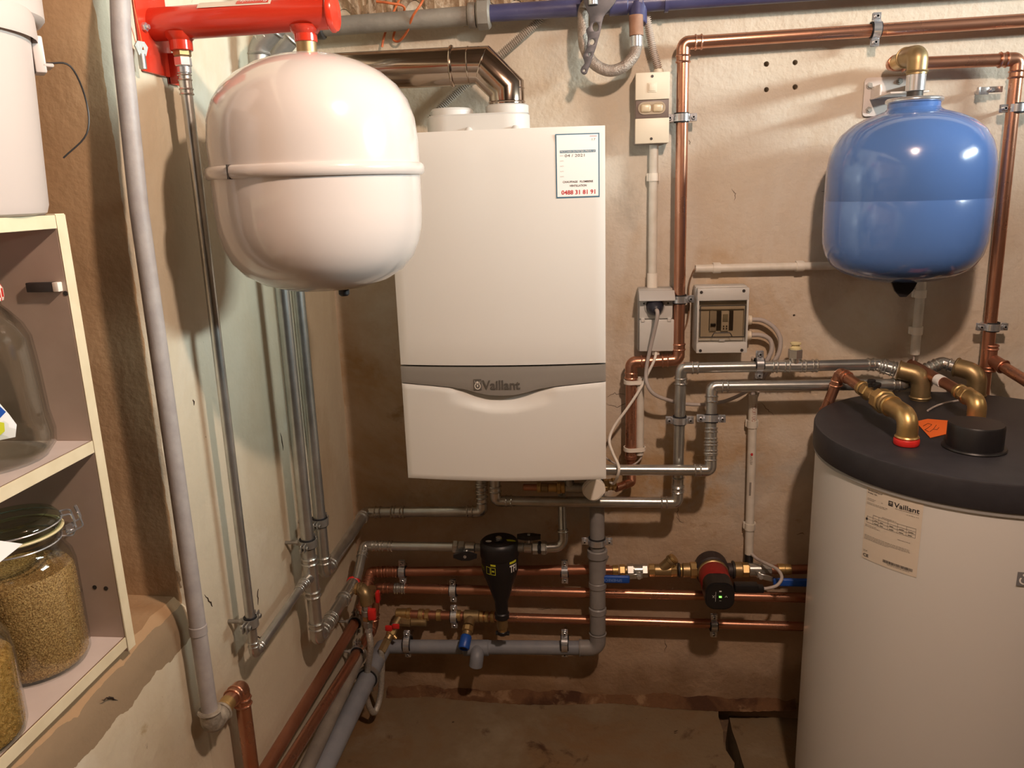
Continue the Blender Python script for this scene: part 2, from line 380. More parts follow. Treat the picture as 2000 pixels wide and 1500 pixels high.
for i in range(70):                                        # broken sill edge
    y = -.862 - i*.034; j = random.uniform(-.004, .004); j2 = random.uniform(0, .012)
    sr.append([(0, y, -.05), (0, y, .60), (0, y, .745+j-j2*.5), (-.006-j2*.5, y, .768+j), (-.02-j2, y, .785+j*.4), (-.2, y, .788), (-.46, y, .788)])
nn = len(sr[0]); lw.add([p for r in sr for p in r], [[i*nn+k, i*nn+k+1, (i+1)*nn+k+1, (i+1)*nn+k] for i in range(69) for k in range(nn-1)])
lw.box((-.23, -3.0, 2.13), (.46, 4.3, .14)); lw.box((-.23, -3.75, 1.05), (.46, 2.6, 2.4)); lw.box((-.5, -2.4, 1.0), (.08, 5.4, 2.4))
wl = struct('wall_left', lw, WALLL)
for c_ in ([(505, 1148), (503, 1165), (504, 1182)], [(377, 778), (379, 792)], [(748-200, 845), (553, 880)], [(400, 1160), (410, 1176), (415, 1185)], [(366, 1150), (372, 1180)], [(495, 1250), (512, 1242)], [(200, 1365), (215, 1362), (230, 1368)], [(605, 830), (606, 850)]):
    crack(wl, [L(x, y, .0004) for x, y in c_], .0011)
fl = MB()                                                   # slab with a broken edge, lower slab beside it
edge = [(1.0+random.uniform(-.012, .012)-max(0, -y-.05)*.02, y) for y in [.0-.06*i for i in range(86)]]
top = [Vector((x, y, random.uniform(-.003, 0))) for x, y in edge]; n = len(top)
bot = [Vector((x+random.uniform(.002, .012), y, -.13)) for x, y in edge]; bot2 = [Vector((x+random.uniform(.022, .05), y, -.13)) for x, y in edge]; rim = [Vector((p.x+random.uniform(.002, .014), p.y, -.042)) for p in bot2]
lefts = [Vector((-.5, y, 0)) for x, y in edge]; rights = [Vector((3.3, y, -.045)) for x, y in edge]
fl.add(lefts+top+bot+bot2+rim+rights, [[k*n+i, k*n+i+1, (k+1)*n+i+1, (k+1)*n+i] for k in range(5) for i in range(n-1)])
struct('floor', fl, FLOORM)
struct('ceiling', MB().box((1.2, -2.4, 2.21), (4.6, 5.4, .06)), CEILM)
wr = MB(); wr.box((3.0, -.22, 1.05), (.5, .64, 2.4)); wr.box((3.0, -3.4, 1.05), (.5, 3.74, 2.4)); wr.box((3.0, -1.03, .905), (.5, 1.0, 1.93)); wr.box((3.0, -1.03, 2.21), (.5, 1.0, .16))  # unseen wall, its deep window opening shaped to cut off daylight low down
struct('wall_right', wr, CEILM)
struct('wall_front', MB().box((1.2, -5.05, 1.05), (4.6, .1, 2.6)), CEILM)
wf = MB()
for y in (-1.515, -.545): wf.box((3.22, y, 2.0), (.04, .03, .26))
for z in (1.880, 2.120): wf.box((3.22, -1.03, z), (.04, 1.0, .02))
struct('window_1', wf, PLASW)
t2 = MB(); b = bmesh.new(); bmesh.ops.create_grid(b, x_segments=110, y_segments=6, size=.5); rnd = random.Random(8)
for v in b.verts:                                           # crumbled mortar along the foot of the back wall
    t = v.co.y+.5; x = .06+(v.co.x+.5)*1.15; hgt = .010+.012*abs(math.sin(x*9)*math.sin(x*23+1))+rnd.uniform(0, .004); wd_ = .018+.02*abs(math.sin(x*6+2))
    v.co = Vector((x, -wd_*t+rnd.uniform(-.002, .002)*t, hgt*(1-t)**1.6+rnd.uniform(0, .0025)*(0 < t < 1)+.0005*(1-t)-.001*t))
t2.bm(b); b.free(); struct('trim_2', t2, wall_mat('crumbled_mortar', [('#6a4c34', 0, 0, 0, 0, 0, (1, 1, 1)), ('#4a3122', 9, .45, .6, 6, .4, (1, 1, 1)), ('#8a6e52', 14, .56, .66, 6, .4, (1, 1, 1))], .95, .8), 20)
tr = MB()                                                   # ragged plaster and mortar along the top of the back wall
b = bmesh.new(); bmesh.ops.create_grid(b, x_segments=90, y_segments=14, size=.5)
rnd = random.Random(3)
for v in b.verts:
    x = v.co.x*.66+.33; zz = (v.co.y+.5)
    edgej = .02*math.sin(x*31)+.014*math.sin(x*77+1)
    v.co = Vector((x, -.004-.055*zz**1.4-rnd.uniform(0, .012)*(zz > .05), 1.812+edgej*(1-zz)+zz*.36))
tr.bm(b); b.free(); struct('trim_1', tr, RUBBLE, 20)

# ================================================================== SHELF UNIT AND WHAT STANDS ON IT
GLUE = mat('brown_glue', '#6b4a34', rough=.7)
su = thing('shelf_unit', 'white laminate shelf unit with cream edge bands in the wall recess', 'shelf', (-.14, -1.4, .789))
def board(nm, x0, x1, y0, y1, z0, z1, m=BOARD): return part(nm, MB().box(((x0+x1)/2, (y0+y1)/2, (z0+z1)/2), (x1-x0, y1-y0, z1-z0), .0008, 1), m, su)
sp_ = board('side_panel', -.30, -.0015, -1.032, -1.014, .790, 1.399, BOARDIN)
part('edge_band', MB().box((-.0005, -1.023, 1.0945), (.002, .0182, .609), .0006, 1), EDGE, sp_)
part('edge_band', MB().box((-.15, -1.023, 1.3995), (.298, .018, .001)), EDGE, sp_)
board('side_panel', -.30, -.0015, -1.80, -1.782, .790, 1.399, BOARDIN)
for nm, z0, z1 in (('top_board', 1.3825, 1.3985), ('shelf_board', 1.0895, 1.1055), ('bottom_board', .7975, .8135)):
    bd = board(nm, -.29, -.002, -1.782, -1.0325, z0, z1)
    part('edge_band', MB().box((-.001, -1.407, (z0+z1)/2), (.002, .748, z1-z0+.0006), .0005, 1), EDGE, bd)
    part('glue_line', MB().box((-.0026, -1.407, z1), (.0009, .748, .0005)), GLUE, bd)
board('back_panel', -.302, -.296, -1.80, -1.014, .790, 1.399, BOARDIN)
# magnetic catch and screw holes on the inner face of the side panel
def on_panel(px, py): return K(px, py, -1.0322)
p = on_panel(86, 560)
ct = part('magnetic_catch', MB().box(p+Vector((0, -.004, 0)), (.038, .008, .012), .001), DARKST, su, 'dark magnetic door catch')
part('catch_end', MB().box(p+Vector((.021, -.004, 0)), (.008, .009, .012), .001), PLASW, ct)
for px, py in ((185, 1147), (207, 1149), (128, 573)):
    q = on_panel(px, py); part('screw_hole', MB().cyl(q+Vector((0, .002, 0)), q-Vector((0, .0004, 0)), .0032, 9), DARKST, su)

def lathe_obj(prof, o, seg=40): return MB().lathe(prof, o, (0, 0, 1), seg)
# white bucket on the top board, second one stacked on its lid
bk = thing('bucket', 'white plastic bucket with snap-on lid standing on top of the shelf unit', 'bucket', (-.105, -1.093, 1.3986))
part('bucket_body', lathe_obj([(0, 0), (.108, 0), (.113, .003), (.116, .012), (.127, .222), (.125, .222), (.112, .006), (0, .004)], (-.105, -1.093, 1.399), 56), BUCKETW, bk)
part('lid', lathe_obj([(.128, .205), (.1315, .203), (.1325, .2), (.1335, .204), (.133, .226), (.131, .232), (.124, .233), (.122, .228), (0, .228), (0, .224), (.128, .224)], (-.105, -1.093, 1.399), 56), BUCKETW, bk)
lt = MB(); a = R_(42)
dv = Vector((math.cos(a), math.sin(a), 0)); tv = Vector((-dv.y, dv.x, 0)); c0 = Vector((-.105, -1.093, 1.399))
lt.box(c0+dv*.131+Vector((0, 0, .188)), (.012, .03, .042), .002, 2, Matrix.Rotation(a, 4, 'Z')); lt.box(c0+dv*.139+Vector((0, 0, .176)), (.012, .03, .004), .001, 1, Matrix.Rotation(a, 4, 'Z'))
part('handle_lug', lt, BUCKETW, bk)
hw = smooth([c0+dv*.139+Vector((0, 0, .18)), c0+dv*.165+Vector((0, 0, .178)), c0+dv*.18+tv*.02+Vector((0, 0, .14)), c0+dv*.175+tv*.02+Vector((0, 0, .10)), c0+dv*.145+tv*.03+Vector((0, 0, .07))], 6)
part('wire_handle', MB().tube(hw, .0012, 6), DARKST, bk)
b2 = thing('bucket', 'second white bucket stacked on the lid of the lower bucket', 'bucket', (-.131, -.998, 1.633))
part('bucket_body', lathe_obj([(0, 0), (.100, 0), (.107, .002), (.112, .008), (.112, .016), (.118, .21), (0, .21)], (-.131, -.998, 1.6325), 56), BUCKETW, b2)
part('lid', lathe_obj([(.119, .19), (.124, .19), (.124, .216), (.118, .22), (0, .216), (0, .21), (.119, .21)], (-.131, -.998, 1.6325), 56), BUCKETW, b2)

def glass_shell(prof_out, th=.003):
    ins = [(max(r-th, 0), max(h, th)) for r, h in prof_out[::-1]]
    return prof_out + ins
# big empty jar with gingham lid
gx = (-.086, -1.117, 1.1062)
gj = thing('glass_jar', 'large empty glass jar with red gingham lid on the middle shelf', 'jar', gx)
pr = [(0, 0), (.060, 0), (.072, .004), (.0795, .014), (.081, .03), (.0775, .055), (.076, .10), (.0745, .125), (.0725, .15), (.066, .166), (.054, .182), (.047, .19), (.0455, .2), (.0455, .206)]
part('glass', lathe_obj(glass_shell(pr), gx, 48), GLASS, gj)
GING = bpy.data.materials.new('red_gingham'); GING.use_nodes = True
nt = GING.node_tree; N = nt.nodes; tc = N.new('ShaderNodeTexCoord'); mp = N.new('ShaderNodeMapping'); mp.inputs['Rotation'].default_value = (0, 0, .6)
ck = N.new('ShaderNodeTexChecker'); ck.inputs['Scale'].default_value = 95; ck.inputs[1].default_value = lin('#c9322a'); ck.inputs[2].default_value = lin('#efe0cd')
nt.links.new(tc.outputs['Object'], mp.inputs[0]); nt.links.new(mp.outputs[0], ck.inputs[0]); nt.links.new(ck.outputs[0], N['Principled BSDF'].inputs['Base Color']); N['Principled BSDF'].inputs['Roughness'].default_value = .35
part('lid', lathe_obj([(.0465, .196), (.0505, .196), (.0515, .2), (.0515, .21), (.049, .2165), (.044, .218), (0, .216), (0, .207), (.0465, .207)], gx, 48), GING, gj)
def on_cyl(cx, cy, r, a0, z0): return lambda u, v: Vector((cx+r*math.cos(a0+u/r), cy+r*math.sin(a0+u/r), z0+v))
fn = on_cyl(gx[0], gx[1], .0782, R_(-50), 1.146)
def poly_on(fn, pts):
    mb = MB(); c = (sum(p[0] for p in pts)/len(pts), sum(p[1] for p in pts)/len(pts)); n = len(pts)
    return mb.add([fn(*c)] + [fn(*q) for q in pts], [[0, 1+i, 1+(i+1) % n] for i in range(n)])
lb = part('label', poly_on(fn, [(-.03, 0), (.036, .002), (.040, .016), (.034, .03), (.026, .046), (.012, .052), (-.03, .05)]), PAPER, gj, 'torn blue and yellow printed label')
fn2 = on_cyl(gx[0], gx[1], .0785, R_(-50), 1.146)
part('label_print', poly_on(fn2, [(-.03, .027), (.022, .027), (.031, .034), (.024, .045), (.010, .050), (-.03, .048)]), BLUEP, lb)
part('label_print', poly_on(fn2, [(-.03, .004), (.014, .004), (.026, .012), (.027, .022), (.018, .026), (-.03, .024)]), YELLOW, lb)

def grain_bits(cx, cy, prof, n, seed, m_len=.0028):
    mb = lathe_obj(prof, (cx, cy, 0), 40); rn = random.Random(seed)
    segs = [(prof[i], prof[i+1]) for i in range(len(prof)-1)]
    ar = [max(1e-7, (a[0]+b_[0])*math.hypot(a[0]-b_[0], a[1]-b_[1])) for a, b_ in segs]
    for _ in range(n):
        a, b_ = rn.choices(segs, ar)[0]; t = rn.random(); r = a[0]+(b_[0]-a[0])*t; h = a[1]+(b_[1]-a[1])*t; an = rn.uniform(0, 6.283)
        c = Vector((cx+r*math.cos(an), cy+r*math.sin(an), h))
        q = Matrix.Rotation(rn.uniform(0, 6.28), 4, Vector((rn.uniform(-1, 1), rn.uniform(-1, 1), rn.uniform(-1, 1))).normalized())
        s_ = m_len*rn.uniform(.6, 1.1)
        vs_ = [Vector(v) for v in ((s_, 0, 0), (-s_, 0, 0), (0, s_*.5, 0), (0, -s_*.5, 0), (0, 0, s_*.4), (0, 0, -s_*.4))]
        mb.add([c + q @ v for v in vs_], [[0, 2, 4], [2, 1, 4], [1, 3, 4], [3, 0, 4], [2, 0, 5], [1, 2, 5], [3, 1, 5], [0, 3, 5]])
    return mb
# swing-top jar of grain
sx = (-.082, -1.100, .8142)
sj = thing('swing_top_jar', 'wire-bail glass jar of brown grain on the bottom shelf by the side panel', 'jar', sx)
pr = [(0, 0), (.052, 0), (.060, .003), (.0635, .010), (.0645, .03), (.0645, .137), (.062, .150), (.055, .162), (.0515, .168), (.0515, .180), (.054, .182), (.054, .188)]
part('glass', lathe_obj(glass_shell(pr, .0035), sx, 48), GLASS, sj)
g = part('grain', grain_bits(sx[0], sx[1], [(0, .8195), (.056, .8195), (.0605, .826), (.0606, .944), (.056, .952), (.03, .948), (0, .944)], 9000, 5, .0015), GRAIN, sj); g['kind'] = 'stuff'
sz_ = (sx[0], sx[1], sx[2]+.012)
part('rubber_seal', lathe_obj([(.0515, .176), (.0565, .176), (.0575, .1775), (.0565, .179), (.0515, .179)], sz_, 48), GASKET, sj)
part('glass_lid', lathe_obj([(0, .181), (.048, .181), (.0545, .179), (.0555, .184), (.054, .192), (.05, .197), (.042, .199), (.036, .194), (0, .193)], sz_, 48), GLASSG, sj)
bl = MB(); c = Vector(sz_)
bl.ring(c+Vector((0, 0, .163)), (0, 0, 1), .0528, .0012, 40, 6); bl.ring(c+Vector((0, 0, .188)), (0, 0, 1), .0562, .0011, 40, 6)
a = R_(38); dv = Vector((math.cos(a), math.sin(a), 0)); tv = Vector((-dv.y, dv.x, 0))
for s_ in (-1, 1):
    bl.tube(arc([c+dv*.052+tv*.012*s_+Vector((0, 0, .163)), c+dv*.064+tv*.012*s_+Vector((0, 0, .16)), c+dv*.07+tv*.011*s_+Vector((0, 0, .17)), c+dv*.066+tv*.01*s_+Vector((0, 0, .19)), c+dv*.054+tv*.01*s_+Vector((0, 0, .190))], .004), .0012, 6)
    bl.tube(arc([c+dv*.058+tv*.016*s_+Vector((0, 0, .165)), c+dv*.078+tv*.016*s_+Vector((0, 0, .172)), c+dv*.074+tv*.014*s_+Vector((0, 0, .192)), c+dv*.072+Vector((0, 0, .195))], .004), .0013, 6)
bl.box(c+dv*.062+Vector((0, 0, .166)), (.01, .022, .006), .001, 1, Matrix.Rotation(a, 4, 'Z'))
part('wire_bail', bl, CHROME, sj)
fx = (-.056, -1.255, .8142)
fj = thing('glass_jar', 'glass jar of pale split grain at the front corner of the bottom shelf', 'jar', fx)
pr = [(0, 0), (.05, 0), (.058, .003), (.0605, .012), (.061, .10), (.058, .122), (.046, .142), (.041, .147), (.041, .158)]
part('glass', lathe_obj(glass_shell(pr, .003), fx, 48), GLASS, fj)
g = part('grain', grain_bits(fx[0], fx[1], [(0, .819), (.053, .819), (.0572, .827), (.0574, .914), (.05, .918), (0, .916)], 7000, 9, .0015), GRAIN2, fj); g['kind'] = 'stuff'
part('lid', lathe_obj([(.042, .150), (.0455, .15), (.0455, .164), (.043, .167), (0, .166), (0, .159), (.042, .159)], fx, 40), CHROME, fj)
cdm = MB(); z = .9825
q = [L(-60, 1070, -.03), L(0, 1056, -.03), L(44, 1062, -.022), L(0, 1097, -.006), L(-60, 1128, -.004)]
cdm.add([p for p in q]+[p-Vector((0, 0, .0006)) for p in q], [[0, 1, 2, 3, 4], [9, 8, 7, 6, 5]]+[[i, (i+1) % 5, 5+(i+1) % 5, 5+i] for i in range(5)])
single('paper_note', 'white folded paper note lying on the front jar of split grain', 'note', cdm, PAPER)

# ================================================================== BOILER
bo_ = thing('gas_boiler', 'white wall-hung gas boiler with a grey control band', 'boiler', (.466, -.17, .79))
BX0, BX1, BZ0, BZ1, BY = .246, .687, .790, 1.527, -.338
XC = (BX0+BX1)/2; HW = (BX1-BX0)/2
def byf(x): return BY - .017*(1-((x-XC)/HW)**2)
def bandtop(u): return K(783, 716, BY).z + 0*u
ZT = (K(783, 716, BY).z + K(1180, 712, BY).z)/2
def bandlow(u):
    a = abs(u); pts = [(0, .0635), (.12, .0625), (.24, .057), (.36, .0475+.002), (.5, .0452), (.7, .0415), (1, .037)]
    for (x0, y0), (x1, y1) in zip(pts, pts[1:]):
        if a <= x1: return ZT - (y0+(y1-y0)*(a-x0)/(x1-x0))
    return ZT-.037
def front_panel(zlo, zhi, n=40, m=16, th=.022, scoop=None, inset=0, rc=.006):
    """bowed panel between two height functions of u, with depth behind it"""
    mb = MB(); vs_ = []; fs = []
    for i in range(n+1):
        u = -1+2*i/n; x = XC+u*(HW-inset)
        for j in range(m+1):
            t = j/m; z0, z1 = zlo(u), zhi(u); z = z0+(z1-z0)*t
            e = min((1-abs(u))*HW, z-z0, z1-z); dy = rc - math.sqrt(max(rc*rc-(rc-min(e, rc))**2, 0)) if rc else 0
            y = byf(x)+dy*.6 + (scoop(u, z) if scoop else 0); vs_.append((x, y, z))
    for i in range(n):
        for j in range(m): fs.append([i*(m+1)+j, (i+1)*(m+1)+j, (i+1)*(m+1)+j+1, i*(m+1)+j+1])
    k = len(vs_); per = [i*(m+1) for i in range(n+1)] + [n*(m+1)+j for j in range(1, m+1)] + [i*(m+1)+m for i in range(n-1, -1, -1)] + [j for j in range(m-1, 0, -1)]
    vs_ += [(vs_[q][0], BY+th, vs_[q][2]) for q in per]
    for a in range(len(per)): b_ = (a+1) % len(per); fs.append([per[a], per[b_], k+b_, k+a])
    fs.append([k+a for a in range(len(per))]); return mb.add(vs_, fs)
part('casing', MB().box((XC, -.158, (BZ0+BZ1)/2+.002), (BX1-BX0-.004, .315, BZ1-BZ0-.004), .004), BOILW, bo_)
part('front_cover', front_panel(lambda u: ZT+.0035, lambda u: BZ1), BOILW, bo_)
cb = part('control_band', front_panel(lambda u: bandlow(u)+.001, lambda u: ZT-.0005, 60, 6, rc=.002), BOILG, bo_, 'grey control band with curved lower edge')
def scoop(u, z):
    top = bandlow(u); s_ = max(0, 1-(abs(u)/.52)**2.4); d = (top-z)/.036
    return .017*s_*max(0, 1-max(d, 0)**1.6) if d < 1 else 0
part('lower_flap', front_panel(lambda u: BZ0, lambda u: bandlow(u)-.001, 64, 34, scoop=scoop, rc=.005), BOILW, bo_, 'white lower flap with a scooped finger grip')
def bfn(px, py, off=.0008):
    p = K(px, py, BY)
    def f(u, v): x = p.x+u; return Vector((x, byf(x)-off, p.z+v))
    return f
# raised wordmark and its round hare emblem in a square
lg = text_mb('Vaillant', .0815, .0205, bfn(944, 757, .0018), .022); part('lettering', lg, mat('boiler_lettering', '#57524c', rough=.45), cb)
em = MB(); f_ = bfn(928, 758, .0012)
em.join(rect_mb(0, 0, .0165, .024, f_)); part('emblem', em, mat('emblem_dark', '#5d5852', rough=.45), cb)
em2 = MB(); f_ = bfn(928, 758, .0016)
def disc(fn, cx, cy, rx, ry, a0=0, a1=360, r_in=0, n=22):
    mb = MB(); vs_ = []; fs = []
    for i in range(n+1):
        a = R_(a0+(a1-a0)*i/n); vs_ += [fn(cx+rx*r_in*math.cos(a), cy+ry*r_in*math.sin(a)), fn(cx+rx*math.cos(a), cy+ry*math.sin(a))]
    for i in range(n): fs.append([2*i, 2*i+1, 2*i+3, 2*i+2])
    return mb.add(vs_, fs)
em2.join(disc(f_, .0082, .009, .0068, .0078, 140, 400, .72)); em2.join(disc(f_, .0082, .0168, .003, .0026))
em2.join(poly_on(f_, [(.0015, .022), (.0055, .0135), (.0065, .0125), (.004, .0125)])); em2.join(poly_on(f_, [(.015, .022), (.011, .0135), (.010, .0125), (.0125, .0125)]))
em2.join(disc(f_, .0082, .0095, .0016, .003)); part('emblem', em2, mat('emblem_light', '#d8d0c4', rough=.4), cb)
# service sticker
sk = K(1129, 323, BY); x0 = K(1086, 323, BY).x; x1 = K(1171, 323, BY).x; z1 = K(1129, 261, BY).z; z0 = K(1129, 386, BY).z; SW = x1-x0; SH = z1-z0
def sfn(off): return lambda u, v: Vector((x0+u*SW, byf(x0+u*SW)-off, z0+v*SH))
st = part('service_sticker', rect_mb(0, 0, 1, 1, sfn(.0008), 6), INKB, bo_, 'white service sticker with a blue border')
part('sticker_paper', rect_mb(.027, .022, .973, .982, sfn(.0011), 6), PAPER, st)
s3 = sfn(.0014); s4 = sfn(.0016)
part('print_band', rect_mb(.1, .705, .91, .745, s3, 4), INKB, st)
def stx(s, u0, v0, u1, v1, m, f=None, bold=0): part('lettering', text_mb(s, u1-u0, v1-v0, lambda a, b: (f or s3)(u0+a, v0+b), bold), m, st)
stx('PROCHAIN ENTRETIEN PREVU LE', .115, .712, .895, .738, WHITEI, s4)
for i, v in enumerate((.655, .575, .495, .413, .332)): stx('DATE :', .1, v, .19, v+.014, INKG)
stx('04 / 2021', .21, .640, .66, .685, INK)
stx('CHAUFFAGE   PLOMBERIE', .155, .237, .85, .27, INK, None, .02); stx('VENTILLATION', .31, .175, .70, .208, INK, None, .02)
stx('0488 31 81 91', .12, .052, .9, .125, INKR, None, .025)
part('print_lines', rect_mb(.78, .95, .94, .957, s3), INKR, st); stx('17', .83, .885, .91, .92, INKG)
# flue adapter on top
ad = thing('flue_adapter', 'white twin-port flue adapter on top of the boiler', 'flue adapter', (.412, -.17, 1.527))
def stadium(xa, xb, y, r, z0, z1, ch=.004):
    mb = MB(); n = 16; rings = []
    for rr, z in ((r, z0), (r, z1-ch), (r-ch, z1), (0, z1)):
        ring = []
        for i in range(n+1): a = -math.pi/2+math.pi*i/n; ring.append(Vector((xb+rr*math.cos(a), y+rr*math.sin(a), z)))
        for i in range(n+1): a = math.pi/2+math.pi*i/n; ring.append(Vector((xa+rr*math.cos(a), y+rr*math.sin(a), z)))
        rings.append(ring)
    k = len(rings[0]); return mb.add([p for r_ in rings for p in r_], [[i*k+j, i*k+(j+1) % k, (i+1)*k+(j+1) % k, (i+1)*k+j] for i in range(3) for j in range(k)])
part('adapter_base', stadium(.354, .474, -.17, .058, 1.5275, 1.533).join(stadium(.354, .474, -.17, .053, 1.533, 1.570)), PLASG, ad)
part('port_collar', MB().lathe([(0, 1.57), (.047, 1.57), (.047, 1.580), (.043, 1.585), (0, 1.585)], (.356, -.17, 0), (0, 0, 1), 32), PLASG, ad)
part('port_collar', MB().lathe([(0, 1.57), (.047, 1.57), (.047, 1.586), (.043, 1.589), (0, 1.589)], (.478, -.17, 0), (0, 0, 1), 32), PLASG, ad)
for x in (.40, .50):
    part('fixing_clip', MB().lathe([(0, 0), (.011, 0), (.0095, .008), (.005, .014), (0, .015)], (x, -.226, 1.5275), (0, 0, 1), 14), PLASG, ad)
# flue pipe, its mitre seams ringed below
fp = thing('flue_pipe', 'polished steel flue pipe with a segmented elbow behind the white vessel', 'flue pipe', (.478, -.17, 1.589))
FR = .0395; FY = -.17; FZ = 1.672
def mitre(pts, r, seg=40):
    pts = [Vector(p) for p in pts]; out = MB(); n = len(pts); vs_ = []; fs = []
    for i, p in enumerate(pts):
        t0 = (pts[i]-pts[i-1]).normalized() if i else (pts[1]-pts[0]).normalized(); t1 = (pts[i+1]-pts[i]).normalized() if i < n-1 else t0
        pl = (t0+t1).normalized(); yv = Vector((0, 1, 0)); q = t0.cross(yv)
        for k in range(seg):
            a = 2*math.pi*k/seg; o = yv*math.cos(a)*r + q*math.sin(a)*r; o = o - t0*(o.dot(pl)/t0.dot(pl)); vs_.append(p+o)
    for i in range(n-1):
        for k in range(seg): fs.append([i*seg+k, i*seg+(k+1) % seg, (i+1)*seg+(k+1) % seg, (i+1)*seg+k])
    return out.add(vs_, fs)
part('straight_section', mitre([(.002, FY, FZ), (.362, FY, FZ)], FR), FLUEM, fp)
for c_, n_ in (((.428, FY, FZ), (1+.723, 0, -.691)), ((.478, FY, 1.622), (.723, 0, -1-.691))): part('seam', MB().ring(c_, n_, (FR-.0008)*1.0, .0013, 40, 6), FLUEM, fp)
part('elbow', mitre([(.355, FY, FZ), (.428, FY, FZ), (.478, FY, 1.622), (.478, FY, 1.590)], FR-.0012), FLUEM, fp)
bd = MB().ring((.362, FY, FZ), (1, 0, 0), FR+.001, .0035, 40, 8); part('rolled_bead', bd, FLUEM, fp)
bd = MB().ring((.398, FY, FZ), (1, 0, 0), FR-.001, .0016, 40, 6).ring((.478, FY, 1.594), (0, 0, 1), FR-.001, .002, 40, 6); part('rolled_bead', bd, FLUEM, fp)

# ================================================================== PIPE BUILDERS
X, Y, ZZ = Vector((1, 0, 0)), Vector((0, 1, 0)), Vector((0, 0, 1))
def beads(mb, p, d, r):
    for t in (.15, 1.0): mb.ring(p + d*(t*r*1.1), d, r*1.08, r*.17, 20, 6)
def run(root, pts, r, m, fm=None, br=None, press=True, elbows=True):
    """a pipe run: straight sections and press elbows, each a part"""
    pts = [Vector(p) for p in pts]; fm = fm or m; br = br or r*1.7; cut0 = 0; a = pts[0]
    for i in range(1, len(pts)):
        b_ = pts[i]; last = i == len(pts)-1; d = (b_-a).normalized()
        if not last:
            e = (pts[i+1]-b_).normalized(); ang = d.angle(e)
            if ang < .12 or not elbows: continue
            k = br*math.tan(ang/2); p0, p1 = b_-d*k, b_+e*k
            part('pipe_section', MB().cyl(a, p0, r, 18), m, root)
            sl = r*1.3; mb = MB().tube([p0-d*sl]+arc([p0, b_, p1], br*.999, 7)[0:]+[p1+e*sl], r*1.09, 18)
            if press: beads(mb, p0-d*sl, d, r); beads(mb, p1+e*sl*.05, e, r)
            part('elbow', mb, fm, root); a = p1
        else: part('pipe_section', MB().cyl(a, b_, r, 18), m, root)
def bendpipe(root, pts, r, m, rad=.05, nm='pipe_section', seg=16):
    return part(nm, MB().tube(arc(pts, rad, 8), r, seg), m, root)
def sleeve(root, p, d, ln, r, m, nm='press_coupling'):
    p = Vector(p); d = Vector(d).normalized(); mb = MB().cyl(p-d*ln/2, p+d*ln/2, r*1.1, 20)
    for s_ in (-1, 1):
        for t in (.46, .22): mb.ring(p+d*ln*t*s_, d, r*1.1, r*.17, 20, 6)
    return part(nm, mb, m, root)
def stack(root, p, d, spec):
    p = Vector(p); d = Vector(d).normalized()
    for nm, ln, r, seg, m in spec:
        part(nm, MB().cyl(p, p+d*ln, r, seg, ch=min(r*.12, ln*.2), ph=.3), m, root); p = p+d*ln
    return p
def clamp(label, p, ax, wall, dist, r, grp=None, m=CHROME, w_=.018):
    """two-part pipe clamp with rubber liner, ear screws and a stud to the wall"""
    p = Vector(p); ax = Vector(ax).normalized(); wall = Vector(wall).normalized(); ear = ax.cross(wall).normalized()
    if ear.z < -.5 or ear.x < -.5: ear = -ear
    t = thing('pipe_clamp', label, 'pipe clamp', p+wall*dist, grp)
    part('rubber_liner', MB().lathe([(r+.0004, -w_*.60), (r+.0030, -w_*.60), (r+.0030, w_*.60), (r+.0004, w_*.60), (r+.0004, -w_*.60)], p, ax, 26), RUBBER, t)
    part('band', MB().lathe([(r+.0034, -w_*.45), (r+.0056, -w_*.45), (r+.0056, w_*.45), (r+.0034, w_*.45), (r+.0034, -w_*.45)], p, ax, 26), m, t)
    rot = Matrix((ear, wall, ax)).transposed().to_4x4()
    for s_ in (-1, 1):
        c = p + ear*s_*(r+.0125)
        mb = MB().box(c-wall*.004, (.016, .0022, w_*.95), .0007, 1, rot).box(c+wall*.003, (.016, .0022, w_*.95), .0007, 1, rot)
        part('ear', mb, m, t)
        part('screw', MB().cyl(c-wall*.0105, c+wall*.009, .0022, 10).cyl(c-wall*.0105, c-wall*.0065, .0046, 12, ch=.0008), m, t)
    part('stud', MB().cyl(p+wall*(r+.004), p+wall*dist, .0038, 10).cyl(p+wall*(r+.004), p+wall*(r+.011), .0065, 6), m, t)
    return t

# ================================================================== WHITE EXPANSION VESSEL ON ITS RED CONSOLE
VX, VY = .2395, -.745
ev = thing('expansion_vessel', 'big white heating expansion vessel with a clamp ring round its middle', 'expansion vessel', (VX, VY, 1.267))
part('upper_shell', MB().lathe([(0, 1.618), (0.0243, 1.6175), (0.0535, 1.612), (0.0826, 1.602), (0.1089, 1.588), (0.1302, 1.570), (0.1448, 1.549), (0.1536, 1.523), (0.1570, 1.492), (0.1575, 1.455), (0.1575, 1.440)], (VX, VY, 0), ZZ, 64), WHITEE, ev)
part('lower_shell', MB().lathe([(0.1575, 1.444), (0.1570, 1.39), (0.1555, 1.362), (0.1497, 1.337), (0.1400, 1.315), (0.1225, 1.295), (0.0972, 1.280), (0.0642, 1.270), (0.0292, 1.2675), (0, 1.267)], (VX, VY, 0), ZZ, 64), WHITEE, ev)
rg = part('clamp_ring', MB().lathe([(0.1565, 1.456), (0.1609, 1.456), (0.1638, 1.453), (0.1648, 1.447), (0.1638, 1.441), (0.1609, 1.438), (0.1565, 1.438)], (VX, VY, 0), ZZ, 64), WHITEE, ev)
a = math.atan2(K(513, 346, -.9).y-VY, -.075); a = R_(-118)
part('ring_joint', MB().box((VX+.1620*math.cos(a), VY+.1620*math.sin(a), 1.447), (.007, .0018, .0195), 0, 1, Matrix.Rotation(a, 4, 'Z')), DARKST, rg)
